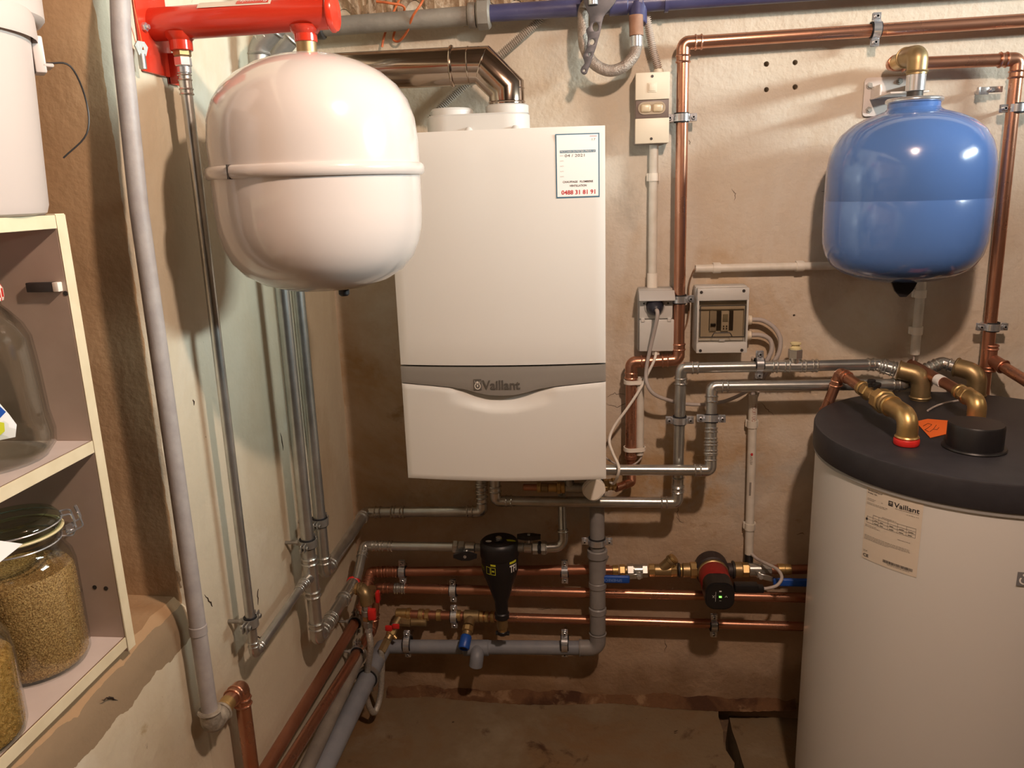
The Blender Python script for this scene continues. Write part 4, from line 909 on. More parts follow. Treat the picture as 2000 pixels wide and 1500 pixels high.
clamp('clamp on the lowest copper pipe beside its brass tee', K(887, 1204, CY), X, Y, .042, .0128)
clamp('clamp on the lowest copper pipe underneath the pump', K(1394, 1221, CY), X, Y, .042, .0128)
# low pipes along the left wall
og = thing('old_pipe', 'old dusty grey pipe low on the left wall below the copper pair', 'pipe', (.05, -.6, .1))
o_ = toward(O0, O1, -.19); part('pipe_section', MB().cyl(o_, O1, .0165, 18), OLDPIPE, og)
part('collar', MB().cyl(toward(O0, O1, -.186), toward(O0, O1, -.215), .0185, 20, ch=.002), OLDPIPE, og)
bw = thing('drain_pipe', 'bluish grey drain pipe sloping along the foot of the left wall', 'drain pipe', (.09, -.5, .03))
bendpipe(bw, [(.074, -.064, .184), toward(D0, D1, -.13), D0, D1], .0235, PVCB, .03)
clamp('clamp on the upper copper pipe running along the left wall', toward(A0, A1, -.19), A1-A0, -X, .045, .0132, m=GALVD)
clamp('clamp on the second copper pipe running along the left wall', toward(B0, B1, -.20), B1-B0, -X, .047, .0132)
clamp('clamp on the bluish drain pipe along the left wall', toward(D0, D1, -.21), D1-D0, -X, .072, .0235, m=GALVD)

# filling loop: brass elbow on the tee, red-handled valves and braided hose
fl_ = thing('filling_loop', 'braided filling hose with two red-handled valves hanging in the corner', 'hose', (.10, -.18, .20))
p = stack(fl_, (.066, -.232, .4553), X, [('brass_union', .008, .0150, 8, BRASS), ('brass_union', .008, .0165, 22, BRASSD)])
e0 = p; e1 = p+Vector((.012, -.012, -.002)); e2 = e1+Vector((.002, -.002, -.032))
part('brass_elbow', MB().tube(arc([e0, e1, e2], .017, 7), .0150, 22).ring(e0+X*.002, X, .0155, .002, 22, 6), BRASSD, fl_)
p = stack(fl_, e2, -ZZ, [('valve_body', .014, .0125, 8, STEEL), ('valve_body', .016, .0140, 20, GALVD), ('valve_body', .014, .0125, 6, BRASSD), ('hose_nut', .018, .0130, 6, GALVD), ('hose_ferrule', .014, .0098, 18, CHROME)])
hv = e2+Vector((.016, -.012, -.02)); part('valve_handle', MB().box(hv, (.020, .014, .030), .004).cyl(e2-ZZ*.02, hv, .005, 12), REDP, fl_, 'red butterfly valve handle')
# second valve rising to the lowest copper pipe
b0 = Vector((.118, -.060, ze(.12)-.012)); b1 = K(745, 1273, -.13); dd = (b1-b0).normalized()
part('valve_outlet', MB().cyl((.125, CY, ze(.12)-.004), b0+dd*.012, .0120, 18).cyl((.155, CY-.012, ze(.15)-.016), (.20, CY-.012, ze(.19)-.016), .0115, 18, ch=.002).cyl((.12, CY-.012, ze(.12)-.014), (.155, CY-.012, ze(.15)-.016), .0135, 8), BRASSD, fl_)
p2 = stack(fl_, b0, dd, [('valve_body', .020, .0105, 20, GALVD), ('valve_body', .022, .0128, 8, BRASS), ('valve_body', .014, .0105, 18, BRASSD), ('hose_nut', max(.004, (b1-b0).length-.056), .0120, 6, BRASSD)])
part('drain_nib', MB().cyl(b0+dd*.035, b0+dd*.037+Vector((.016, -.006, -.012)), .0055, 12), BRASS, fl_)
h2 = b0+dd*.012+Vector((-.004, -.022, .006)); part('valve_handle', MB().box(h2+Vector((-.008, 0, -.002)), (.020, .008, .016), .003).box(h2+Vector((.012, 0, .004)), (.020, .008, .014), .003).cyl(b0+dd*.012, h2, .005, 12), REDP, fl_, 'red butterfly valve handle')
h3 = L(738, 1165, .085); part('valve_handle', MB().box(h3, (.010, .018, .032), .003), REDP, fl_, 'red butterfly valve handle'); part('valve_stem', MB().cyl(h3+Vector((-.02, .02, 0)), h3, .007, 12).cyl(h3+Vector((-.02, .012, -.02)), h3+Vector((-.02, .012, .02)), .0125, 20), BRASSD, fl_)
q0 = p; q1 = p2
pt = smooth([q0+ZZ*.004, q0, q0+Vector((.001, -.002, -.05)), q0.lerp(K(714, 1355, -.19), .95), K(729, 1392, -.17), K(742, 1362, -.14), q1+Vector((-.002, 0, -.05)), q1, q1-dd*.004], 8)
part('braided_hose', MB().tube(pt, .0080, 14), BRAID, fl_)

# ================================================================== DIRT FILTER
FY_ = -.113; zb_ = K(800, 1067, FY_).z
sb = thing('steel_pipe', 'short steel pipe from the corner to the left valve of the black filter', 'pipe', (.15, FY_, zb_))
run(sb, [(K(975, 1060, FY_).x-.119, FY_, zb_), (.060, FY_, zb_), (.060, -.20, .462)], .0118, GALV, STEEL, br=.02)
sleeve(sb, (.118, FY_, zb_), X, .035, .0118, STEEL)
cx = K(975, 1060, FY_).x
ft = thing('dirt_filter', 'black cone-shaped heating filter with valves either side, below the boiler', 'filter', (cx, FY_, .26))
T = .537
part('body', MB().lathe([(0, T-.004), (.046, T-.004), (.0475, T-.02), (.0475, T-.075), (.046, T-.085), (.018, T-.172), (.0165, T-.20), (.0165, T-.208), (0, T-.208)], (cx, FY_, 0), ZZ, 44), BLACKP, ft)
part('cap', MB().lathe([(0, T+.004), (.012, T+.004), (.013, T), (.044, T), (.049, T-.005), (.050, T-.012), (.050, T-.040), (.048, T-.044)], (cx, FY_, 0), ZZ, 44), BLACKP, ft)
part('vent_screw', MB().cyl((cx, FY_-.008, T+.003), (cx, FY_-.008, T+.012), .008, 6, ch=.001), CHROME, ft)
part('collar', MB().cyl((cx, FY_, T-.205), (cx, FY_, T-.224), .0195, 24, ch=.003), BLACKP, ft)
stack(ft, (cx, FY_, T-.222), -ZZ, [('brass_drain', .03, .0150, 20, BRASSD), ('brass_drain', .010, .0125, 8, BRASS)]); part('drain_cap', MB().cyl((cx, FY_, T-.26), (cx, FY_, T-.272), .0135, 10, ch=.002).cyl((cx-.018, FY_, T-.268), (cx+.018, FY_, T-.268), .006, 8), BLACKP, ft)
def ffn(a0, z0, r=.0479): return lambda u, v: Vector((cx+r*math.cos(a0+u/r), FY_+r*math.sin(a0+u/r), z0+v))
part('lettering', text_mb('TF1', .024, .020, ffn(R_(-52), T-.074), .03), WHITEI, ft); part('lettering', text_mb('TF1', .018, .011, ffn(R_(-164), T-.072)), YELLOW, ft)
part('print_band', rect_mb(0, 0, .024, .007, ffn(R_(-52), T-.050), 4), YELLOW, ft); part('print_band', rect_mb(0, 0, .014, .005, ffn(R_(-113), T-.052), 3), YELLOW, ft)
bx = MB()
for k in range(2):
    for a_, b_, c_, d_ in ((0, 0, .013, .0012), (0, .019, .013, .0202), (0, 0, .0012, .0202), (.0118, 0, .013, .0202)): bx.join(rect_mb(k*.0145+a_, b_, k*.0145+c_, d_, ffn(R_(-130), T-.076), 2))
bx.join(rect_mb(.0175, .008, .024, .012, ffn(R_(-130), T-.076), 2)); part('print_box', bx, YELLOW, ft)
part('print_arrow', disc(plane_fn((cx+.022, FY_-.008, T+.0006), X, Y), 0, 0, .022, .010, -10, 100), YELLOW, ft); part('print_arrow', disc(plane_fn((cx-.026, FY_-.01, T+.0006), X, Y), 0, 0, .008, .006), WHITEI, ft)
zv = zb_
stack(ft, (cx-.047, FY_, zv), -X, [('valve_union', .016, .0105, 20, GALVD), ('valve_body', .026, .0142, 20, STEEL), ('valve_body', .018, .0165, 6, STEEL), ('valve_nut', .014, .0172, 6, STEEL)])
stack(ft, (cx+.047, FY_, zv+.002), X, [('valve_union', .016, .0125, 20, GALVD), ('valve_body', .022, .0135, 8, STEEL), ('valve_nut', .016, .0175, 6, STEEL), ('valve_nut', .006, .0165, 20, BLACKP), ('valve_nut', .014, .0180, 6, STEEL)])
def bowtie(c, u, v, ln, th):
    c = Vector(c); return MB().prism([(-ln, -.004), (-ln, .004), (-.010, .011), (.010, .011), (ln, .004), (ln, -.004), (.010, -.011), (-.010, -.011)], c, u, v, th)
hl = Vector((cx-.085, FY_-.026, zv-.010)); m_ = part('valve_handle', bowtie(hl, X, ZZ, .030, .009), BLACKP, ft); part('handle_screw', MB().cyl(hl-Y*.010, hl+Y*.02, .0042, 12), CHROME, m_)
hr = Vector((cx+.077, FY_+.0, zv+.026)); m_ = part('valve_handle', bowtie(hr, X, Vector((0, 1, 0)), .030, .011), BLACKP, ft); part('handle_screw', MB().cyl(hr-ZZ*.02, hr+ZZ*.013, .0042, 12), CHROME, m_)
fr_ = thing('steel_pipe', 'curved steel pipe from the right valve of the black filter up behind the flow pipe', 'pipe', (.58, FY_, .52))
xc = K(1099, 1040, FY_+.01).x
part('elbow', MB().tube(arc([(cx+.118, FY_, zv+.002), (xc+.002, FY_+.004, zv+.003), (xc, FY_+.01, zv+.05)], .028, 8), .0128, 20).ring((cx+.122, FY_, zv+.002), X, .013, .0022, 20, 6).ring((xc, FY_+.01, zv+.045), ZZ, .0132, .0022, 20, 6), STEEL, fr_)
part('pipe_section', MB().tube([(xc, FY_+.01, zv+.04), (xc-.002, -.07, .66), (xc-.002, -.06, .80)], .0105, 18), GALV, fr_)

# ================================================================== VALVE GROUP UNDER THE BOILER
VY_ = -.115; zk = K(1060, 952, VY_).z
vg = thing('valve_group', 'brass valve row with a white knob under the right corner of the boiler', 'valve', (.60, VY_, zk))
p = stack(vg, (K(1022, 952, VY_).x, VY_, zk), X, [('copper_stub', .035, .0085, 16, COPPER), ('brass_nut', .010, .0135, 20, BRASS), ('brass_nut', .018, .0125, 8, BRASSD), ('brass_body', .022, .0115, 20, BRASS), ('brass_nut', .010, .0155, 6, BRASS), ('brass_nut', .010, .0150, 20, BRASS), ('valve_body', .050, .0130, 18, GALVD)])
part('riser', MB().cyl((.60, VY_, zk), (.60, VY_, .80), .0115, 18).cyl((.655, VY_, zk), (.655, VY_, .80), .015, 18), GALVD, vg)
kc = K(1160, 957, -.175); kn = MB()
pl = []
for i in range(48):
    a = 2*math.pi*i/48; r = .0275*(1+.05*math.cos(2*a+2.2)+.045*math.cos(4*a)); pl.append((r*math.cos(a), r*math.sin(a)*.95))
kd = Vector((.05, -1, .05)).normalized(); ku = X - kd*X.dot(kd); kv = kd.cross(ku)*-1
kn.prism(pl, kc, ku, kv, .020); kn.prism([(x*.86, y*.86) for x, y in pl], kc+kd*.004, ku, kv, .002)
k_ = part('white_knob', kn, PLASW, vg, 'white lobed plastic knob', 50)
part('knob_stem', MB().cyl(kc, (.655, VY_, zk), .016, 20), PLASG, vg)
stack(vg, (.668, VY_+.02, zk-.002), Vector((1, .25, 0)), [('brass_body', .014, .013, 20, BRASS), ('brass_nut', .014, .0165, 6, BRASS), ('brass_nut', .010, .0145, 20, BRASS), ('brass_nut', .010, .0160, 20, BRASS)])

# ================================================================== CIRCULATION PUMP LINE
PYL = -.048
def zp(x): return .4225+(x-.70)*.027
def xp(px): return K(px, 1116, PYL).x
pl_ = thing('valve_group', 'brass fittings with blue levers and angled check valve either side of the pump', 'valve', (.80, PYL, .41))
def pieces(root, lst):
    for nm, a, b_, r, s_, m in lst:
        xa, xb_ = xp(a), xp(b_); part(nm, MB().cyl((xa, PYL, zp(xa)), (xb_, PYL, zp(xb_)), r, s_, ch=min(.0015, (xb_-xa)*.2), ph=.2), m, root)
pieces(pl_, [('copper_stub', 1160, 1204, .0125, 18, COPPER), ('brass_coupling', 1196, 1208, .0148, 20, BRASS), ('brass_nut', 1210, 1221, .0162, 6, BRASS), ('valve_body', 1221, 1226, .013, 18, BRASSD),
    ('steel_nut', 1225, 1238, .0182, 6, STEEL), ('valve_body', 1238, 1256, .0165, 22, STEEL), ('steel_nut', 1254, 1265, .0182, 6, STEEL), ('brass_nut', 1267, 1279, .0170, 8, BRASS), ('check_valve_body', 1278, 1311, .0165, 22, BRASSD),
    ('brass_nut', 1309, 1322, .0165, 8, BRASS), ('washer', 1324, 1328, .019, 22, DARKST), ('brass_nut', 1328, 1332, .0165, 20, BRASS), ('brass_coupling', 1333, 1348, .0185, 22, BRASSD), ('pump_union', 1348, 1361, .0215, 8, BRASS), ('washer', 1361, 1363, .023, 22, DARKST),
    ('washer', 1430, 1434, .0235, 22, DARKST), ('pump_union', 1434, 1449, .0205, 22, BRASSD), ('brass_nut', 1449, 1462, .0190, 6, BRASS), ('valve_body', 1462, 1486, .0180, 22, STEEL), ('valve_body', 1484, 1506, .0155, 8, GALVD), ('brass_coupling', 1518, 1532, .0152, 20, BRASS), ('brass_coupling', 1530, 1545, .0138, 20, BRASS), ('copper_stub', 1500, 1640, .0122, 18, COPPERD)])
x = xp(1290); p = Vector((x, PYL, zp(x))); d = Vector((.62, -.05, .66)).normalized()
part('check_valve_bonnet', MB().cyl(p, p+d*.036, .0145, 20, ch=.001).cyl(p+d*.036, p+d*.044, .0165, 20, ch=.001), BRASSD, pl_); part('bonnet_cap', MB().cyl(p+d*.044, p+d*.052, .0148, 20, ch=.002), BRASS, pl_)
for a, hb0, hb1, rot in ((1248, 1230, 1167, -.07), (1485, 1510, 1592, -.05)):
    c = K(a, 1124, -.072); s_ = -1 if hb1 < a else 1
    h0, h1 = K(hb0, 1130, -.085), K(hb1, 1132, -.088)
    if s_ > 0: h0, h1 = K(hb0, 1135, -.085), K(hb1, 1140, -.088)
    part('lever', MB().cyl((c.x, PYL, c.z), (c.x, -.076, c.z), .007, 14).box(((c.x+h0.x)/2, -.077, (c.z+h0.z)/2+.001), (abs(h0.x-c.x)+.02, .003, .014), .0008, 1, Matrix.Rotation(math.atan2(h0.z-c.z, h0.x-c.x), 4, 'Y').inverted()), STEEL, pl_)
    part('lever_nut', MB().cyl((c.x, -.074, c.z), (c.x, -.084, c.z), .0068, 6, ch=.001), CHROME, pl_)
    ln = abs(h1.x-h0.x); hc_ = (h0+h1)/2
    bb = part('blue_grip', MB().box(hc_, (ln, .011, .0215), .005, 3), BLUEP, pl_, 'blue lever grip')
    if s_ < 0: part('lettering', text_mb('SPHERECO', ln*.62, .0075, lambda u, v: Vector((hc_.x+ln*.26-u, hc_.y-.0058, hc_.z+.003-v))), mat('pale_blue_print', '#7fa0d8', rough=.5), bb)
PXC = .9655; PZ = zp(PXC)
pm_ = thing('circulation_pump', 'red and black circulation pump with a lit green dot on its face', 'pump', (PXC, -.05, PZ-.05))
part('volute', MB().lathe([(0, -.018), (.036, -.018), (.0425, -.024), (.0435, -.04), (.0435, -.062), (.040, -.066), (0, -.066)], (PXC, 0, PZ), Y, 40).cyl((xp(1363), PYL, PZ), (xp(1431), PYL, PZ), .0185, 24), mat('cast_black', '#2a2224', '#342a2a', 60, .55), pm_)
part('flange_ring', MB().lathe([(0, -.066), (.0395, -.066), (.0395, -.074), (.037, -.076), (0, -.076)], (PXC, 0, PZ), Y, 40), BRASSD, pm_)
part('motor_housing', MB().lathe([(0, -.076), (.0375, -.076), (.0382, -.08), (.0382, -.128), (.036, -.133), (0, -.133)], (PXC, 0, PZ), Y, 44), mat('pump_red', '#8e1f1c', rough=.45), pm_)
hd = MB(); b = bmesh.new()
pr = rrect(PXC-.0355, PZ-.039, PXC+.0355, PZ+.034, .026, 8)
hd.prism(pr, (0, -.130, 0), X, ZZ, .050).prism([(PXC+(x-PXC)*.9, PZ+(z-PZ)*.9) for x, z in pr], (0, -.178, 0), X, ZZ, .0045); b.free()
pf = part('control_head', hd, BLACKP, pm_)
YF = -.1829; ff = plane_fn((PXC, YF, PZ), X, ZZ)
part('status_light', MB().box((PXC+.001, YF-.0004, PZ-.003), (.0062, .0012, .0042), .0004), LED, pf, 'lit green status dot')
ic = MB().join(rect_mb(-.0105, -.016, -.0098, .010, ff)).join(rect_mb(-.002, .010, .0035, .0135, ff)).join(rect_mb(-.001, -.014, .0035, -.0132, ff))
for q in (((.012, -.004), (.015, .001), (.0155, 0), (.0128, -.0045)), ((.018, -.004), (.015, .001), (.0145, 0), (.0172, -.0045)), ((-.018, -.006), (-.013, .001), (-.0125, .0003), (-.0174, -.0065)), ((-.013, -.006), (-.018, .001), (-.0185, .0003), (-.0136, -.0065))): ic.join(poly_on(ff, q))
part('face_print', ic, WHITEI, pf)
plug = K(1460, 1147, -.15)
part('power_plug', MB().box((plug.x-.004, -.15, plug.z), (.058, .024, .022), .004).box((plug.x+.03, -.15, plug.z-.003), (.018, .018, .017), .003), BLACKP, pm_)
pc = thing('cable', 'grey pump cable curling up into the upright conduit right of the pump', 'cable', (plug.x+.05, -.12, .42))
c2x, c2t, c2b = 1.0605, K(1470, 770, -.022).z, K(1463, 1083, -.022).z
part('cable', MB().tube(smooth([(plug.x+.036, -.15, plug.z-.003), K(1500, 1149, -.15), K(1518, 1143, -.148), K(1527, 1128, -.135), K(1518, 1112, -.11), K(1495, 1100, -.08), K(1478, 1091, -.045), (c2x+.002, -.022, c2b+.01)], 8), .0042, 10), CABLEG, pc)

# ================================================================== HOT WATER TANK
HX, HY, HR = 1.443, -.346, .3085
def cyl_hit(px, py, r=HR):
    d = ray(px, py); ox, oy = CAM.x-HX, CAM.y-HY
    a = d.x**2+d.y**2; b_ = ox*d.x+oy*d.y; c = ox*ox+oy*oy-r*r; t = (-b_-math.sqrt(max(b_*b_-a*c, 0)))/a; return CAM+d*t
tk = thing('hot_water_tank', 'large white cylindrical hot water tank with a black lid', 'water tank', (HX, HY, -.045))
part('body', MB().lathe([(0, .02), (.28, .02), (HR, .03), (HR, .845), (0, .845)], (HX, HY, 0), ZZ, 96), TANKW, tk)
part('gasket_ring', MB().lathe([(HR, .843), (HR+.0035, .843), (HR+.0035, .853), (HR, .853)], (HX, HY, 0), ZZ, 96), GREYRIM, tk)
part('lid', MB().lathe([(.30, .851), (.314, .851), (.315, .853), (.315, .899), (.3135, .903), (.3095, .905), (0, .906)], (HX, HY, 0), ZZ, 96), BLACKL, tk)
for a in (40, 160, 280): part('foot', MB().cyl((HX+.24*math.cos(R_(a)), HY+.24*math.sin(R_(a)), -.045), (HX+.24*math.cos(R_(a)), HY+.24*math.sin(R_(a)), .022), .02, 14), BLACKP, tk)
cp = Z(1898, 878, .906); cp.y = max(cp.y, -.48)
part('thermometer_cap', MB().lathe([(0, .9055), (.0545, .9055), (.0555, .908), (.054, .9105), (.0485, .911), (.0485, .952), (.0465, .9555), (0, .956)], (1.381, -.463, 0), ZZ, 48), BLACKP, tk)
tl = cyl_hit(1694, 945, HR+.001); tr_ = cyl_hit(1806, 966, HR+.001); bl_ = cyl_hit(1690, 1098, HR+.001)
aL, aR = math.atan2(tl.y-HY, tl.x-HX), math.atan2(tr_.y-HY, tr_.x-HX); LW = (aR-aL)*HR; LZ1 = .843; LZ0 = (bl_.z+cyl_hit(1800, 1124, HR).z)/2
LH = LZ1-LZ0
def tfn(o): return lambda u, v: Vector((HX+(HR+o)*math.cos(aL+u/HR), HY+(HR+o)*math.sin(aL+u/HR), LZ0+v))
lb = part('rating_label', rect_mb(0, 0, LW, LH, tfn(.0006), 16), LABELP, tk, 'cream paper rating label with a table and a barcode')
t1 = tfn(.0011)
def ltx(s, u0, v0, u1, v1, m=INK, bold=.015): part('lettering', text_mb(s, (u1-u0)*LW, (v1-v0)*LH, lambda a, b_: t1(u0*LW+a, v0*LH+b_), bold), m, lb)
ltx('Vaillant', .53, .845, .95, .91)
em = MB()
def uv(u, v): return t1(u*LW, v*LH)
for a_, b_, c_, d_ in ((.43, .845, .51, .857), (.43, .898, .51, .91), (.43, .845, .443, .91), (.497, .845, .51, .91)): em.join(rect_mb(a_, b_, c_, d_, uv, 2))
em.join(disc(uv, .47, .872, .025, .017, 140, 400, .6)); em.join(poly_on(uv, [(.45, .893), (.468, .875), (.47, .87), (.46, .87)])); em.join(poly_on(uv, [(.49, .893), (.472, .875), (.47, .87), (.48, .87)])); part('emblem', em, INK, lb)
ltx('Bereitschaftsprüfung'[:17], .03, .945, .31, .968); ltx('Prüfer Nr.', .03, .915, .22, .935)
ltx('CE', .03, .035, .14, .075)
pr_ = MB(); rn = random.Random(11)
def words_(u0, u1, v, h=.008, dens=.85):
    u = u0
    while u < u1:
        w2 = rn.uniform(.015, .05); pr_.join(rect_mb(u, v, min(u+w2, u1), v+h, uv, 1)); u += w2+rn.uniform(.006, .012)
for u0, u1, v in ((.03, .2, .845), (.03, .16, .825), (.3, .33, .842), (.03, .42, .79), (.03, .4, .772), (.55, .95, .828), (.75, .95, .79), (.34, .6, .655), (.03, .25, .48), (.03, .32, .462), (.64, .86, .43), (.03, .85, .335), (.03, .86, .318), (.03, .86, .301), (.03, .5, .284), (.03, .12, .12), (.03, .10, .105), (.5, .88, .045)): words_(u0, u1, v, .005)
part('print_lines', pr_, INKG, lb)['kind'] = 'stuff'
tb_ = MB()
cols = [.05, .17, .28, .45, .62, .77, .92]
for v in (.64, .60, .56, .515): tb_.join(rect_mb(.05 if v < .63 else .17, v, .92, v+.003, uv, 12))
for c_ in cols: tb_.join(rect_mb(c_, .515, c_+.004, .642 if c_ > .06 else .60, uv, 1))
tb_.join(rect_mb(.03, .545, .065, .575, uv, 1))
for i in range(5):
    for v in (.573, .53): tb_.join(rect_mb(cols[i+1]+.03, v, cols[i+1]+.03+rn.uniform(.05, .09), v+.007, uv, 1))
part('print_table', tb_, INK, lb)
bc = MB(); u = .42
while u < .93: w2 = rn.choice((.003, .004, .007)); bc.join(rect_mb(u, .06, u+w2, .098, uv, 1)); u += w2+rn.choice((.003, .005))
part('barcode', bc, INK, lb)['kind'] = 'stuff'
ea = cyl_hit(1993, 1130, HR); aE = math.atan2(ea.y-HY, ea.x-HX)
bf = lambda o: (lambda u, v: Vector((HX+(HR+o)*math.cos(aE+u/HR), HY+(HR+o)*math.sin(aE+u/HR), ea.z+v)))
bdg = part('badge', rect_mb(-.006, -.013, .018, .013, bf(.002), 4), mat('badge_grey', '#77777a', rough=.4), tk, 'grey square badge')
part('emblem', disc(bf(.0026), .006, -.002, .0085, .008, 140, 400, .7).join(disc(bf(.0026), .006, .008, .004, .003)), WHITEI, bdg)
# fittings on the lid
lp = thing('copper_pipe', 'copper pipe with brass valve and red collar at the front left of the tank lid', 'copper pipe', (1.264, -.44, .906))
run(lp, [(1.203, -.115, .30), (1.201, -.115, .868), (1.227, -.137, .977), (1.250, -.235, .962)], .0122, COPPER, br=.018)
d = Vector((.012, -.19, 0)).normalized()
p = stack(lp, (1.2495, -.215, .962), d, [('brass_coupling', .016, .0165, 22, BRASS), ('brass_coupling', .012, .0150, 22, BRASSD), ('hex_body', .022, .0185, 6, BRASS), ('valve_body', .030, .0150, 20, BRASS), ('hex_body', .018, .0185, 6, BRASS), ('union_nut', .030, .0255, 8, BRASS), ('union_nut', .012, .0215, 22, BRASSD), ('brass_coupling', .014, .0175, 22, BRASS)])
for k in (.05, .078):
    q = Vector((1.2495, -.215, .962))+d*k; part('test_plug', MB().cyl(q+ZZ*.010, q+ZZ*.024, .0065, 14).cyl(q+ZZ*.022, q+ZZ*.030, .0085, 16, ch=.001), BLACKP if k < .06 else BLACKP, lp)
q = p; mb = MB().tube(arc([q-d*.004, (1.265, -.441, .962), (1.265, -.443, .915)], .026, 9), .0192, 26).ring(q, d, .0195, .003, 26, 6).ring((1.265, -.443, .922), ZZ, .0195, .003, 26, 6)
part('brass_elbow', mb, BRASS, lp)
cr = MB().lathe([(.015, .9065), (.0225, .9065), (.0235, .909), (.0235, .917), (.0222, .919), (.019, .919), (.018, .912)], (1.265, -.443, 0), ZZ, 32); part('red_collar', cr, REDP, lp, 'red plastic collar')
part('neck_teeth', MB().cyl((1.265, -.443, .907), (1.265, -.443, .922), .0165, 10), BLACKP, lp)
mp_ = thing('copper_pipe', 'copper pipe from the wall to a small brass elbow behind the black cap', 'copper pipe', (1.44, -.2, .95))
run(mp_, [(1.430, -.012, .968), (1.441, -.255, .961)], .0122, COPPERD)
part('tape_wrap', MB().cyl((1.4345, -.155, .9637), (1.437, -.178, .9631), .0132, 18), PAPER, mp_, 'white paper tag taped round the pipe')
d = Vector((.011, -.243, -.007)).normalized()
p = stack(mp_, (1.4405, -.245, .961), d, [('brass_coupling', .014, .0165, 22, BRASS), ('brass_coupling', .012, .0150, 22, BRASS), ('hex_nut', .02, .0190, 6, BRASS), ('brass_coupling', .006, .0175, 22, BRASS)])
part('brass_elbow', MB().tube(arc([p-d*.004, p+d*.028, p+d*.029-ZZ*.052], .022, 9), .0178, 24), BRASS, mp_)
oc_ = [Z(1788, 823, .9075), Z(1812, 818, .9085), Z(1862, 822, .9085), Z(1957, 851, .907), Z(1942, 856, .907), Z(1854, 846, .9075), Z(1817, 855, .9075)]
oc2 = MB(); n = len(oc_); oc2.add(oc_+[p-ZZ*.0006 for p in oc_], [list(range(n)), list(range(2*n-1, n-1, -1))]+[[i, (i+1) % n, n+(i+1) % n, n+i] for i in range(n)])
og_ = single('orange_card', 'bright orange handwritten card tucked under the black cap on the tank lid', 'card', oc2, ORPAPER)
sc = MB()
for q in ([(1803, 832), (1812, 827), (1820, 829), (1812, 836), (1806, 839), (1814, 843)], [(1816, 843), (1823, 838), (1829, 830)], [(1822, 838), (1830, 839), (1834, 835)]):
    sc.tube([Z(a, b_, .9090) for a, b_ in q], .0004, 5)
part('handwriting', sc, INK, og_)
sw = thing('cable', 'thin grey sensor wire lying on the tank lid behind the black cap', 'cable', (1.40, -.36, .907))
part('wire', MB().tube(smooth([Z(1812, 802, .9085), Z(1826, 794, .9085), Z(1846, 787, .912), Z(1872, 782, .914)], 6), .0022, 8), CABLEG, sw)

# ================================================================== ELECTRICAL
def front(px0, py0, px1, py1, y): a, b_ = K(px0, py0, y), K(px1, py1, y); return a.x, b_.z, b_.x, a.z
yb = -.052; x0_, z0_, x1_, z1_ = front(1241, 143, 1306, 279, yb)
sb_ = thing('switch_box', 'beige motor switch box with a dark rocker panel above the boiler label', 'switch', (.80, 0, z0_))
bxm = (x0_+x1_)/2; bw_ = x1_-x0_; H = z1_-z0_
part('back_box', MB().box((bxm, yb/2+.004, (z0_+z1_)/2), (bw_, -yb-.010, H), .002), mat('grey_brown_plastic', '#8f8076', rough=.5), sb_)
def zfr(py): return K(1272, py, yb).z
up = MB().box((bxm, yb, (z1_+zfr(195))/2), (bw_, .012, z1_-zfr(195)), .002); cu_ = part('upper_cover', up, PLASC, sb_)
p = K(1274, 171, yb-.006); part('button_frame', MB().box(p, (.020, .003, .021), .0008).box(p-Y*.001, (.014, .004, .015), .0008), PLASC, cu_)
part('rocker_panel', MB().box((bxm, yb+.003, (zfr(195)+zfr(231))/2), (bw_-.002, .010, zfr(195)-zfr(231)-.001), .001), mat('brown_plastic', '#6d5c54', rough=.45), sb_)
p = K(1273, 211, yb-.002); fr = MB().prism(rrect(p.x-.031, p.z-.0135, p.x+.031, p.z+.0135, .0134, 6), (0, yb-.001, 0), X, ZZ, .003); part('rocker_frame', fr, mat('rocker_rim', '#a08d75', rough=.4), sb_)
for s_ in (-1, 1): part('rocker', MB().box((p.x+s_*.0135, yb-.0045, p.z), (.0235, .006, .018), .0045, 3), mat('rocker_beige', '#c9b596', rough=.3), sb_)
part('lower_cover', MB().box((bxm, yb, (zfr(231)+z0_)/2), (bw_, .012, zfr(231)-z0_), .002), PLASC, sb_)
for px, py in ((1274, 149), (1272, 271)): q = K(px, py, yb-.0055); part('screw', MB().cyl(q+Y*.001, q-Y*.0012, .0032, 12), DARKST, sb_)
q = K(1296, 265, yb-.0055); part('stamp', MB().cyl(q+Y*.001, q-Y*.0004, .0055, 16), PLASG, sb_)
rc_ = thing('flexible_conduit', 'ribbed conduit dropping from the blue pipe into the switch box', 'conduit', (.81, -.03, 1.66))
part('conduit', ribbed([K(1262, 30, -.035), K(1268, 62, -.03), K(1276, 100, -.028), K(1284, 128, -.028), K(1286, 140, -.028)], .0082, .0042), mat('ribbed_pinkish', '#b5a598', rough=.6), rc_)
part('gland', MB().lathe([(.0105, 0), (.0125, .002), (.0105, .009), (.009, .010)], (K(1286, 140, -.028).x, -.028, z1_), ZZ, 18), PLASC, rc_)
def conduit(label, a, b_, r, m=CONDW, nm='conduit'):
    t = thing(nm, label, 'conduit', (Vector(a)+Vector(b_))/2); part('tube', MB().lathe([(r, 0), (r, (Vector(b_)-Vector(a)).length), (r-.0015, (Vector(b_)-Vector(a)).length), (r-.0015, 0), (r, 0)], a, Vector(b_)-Vector(a), 20), m, t); return t
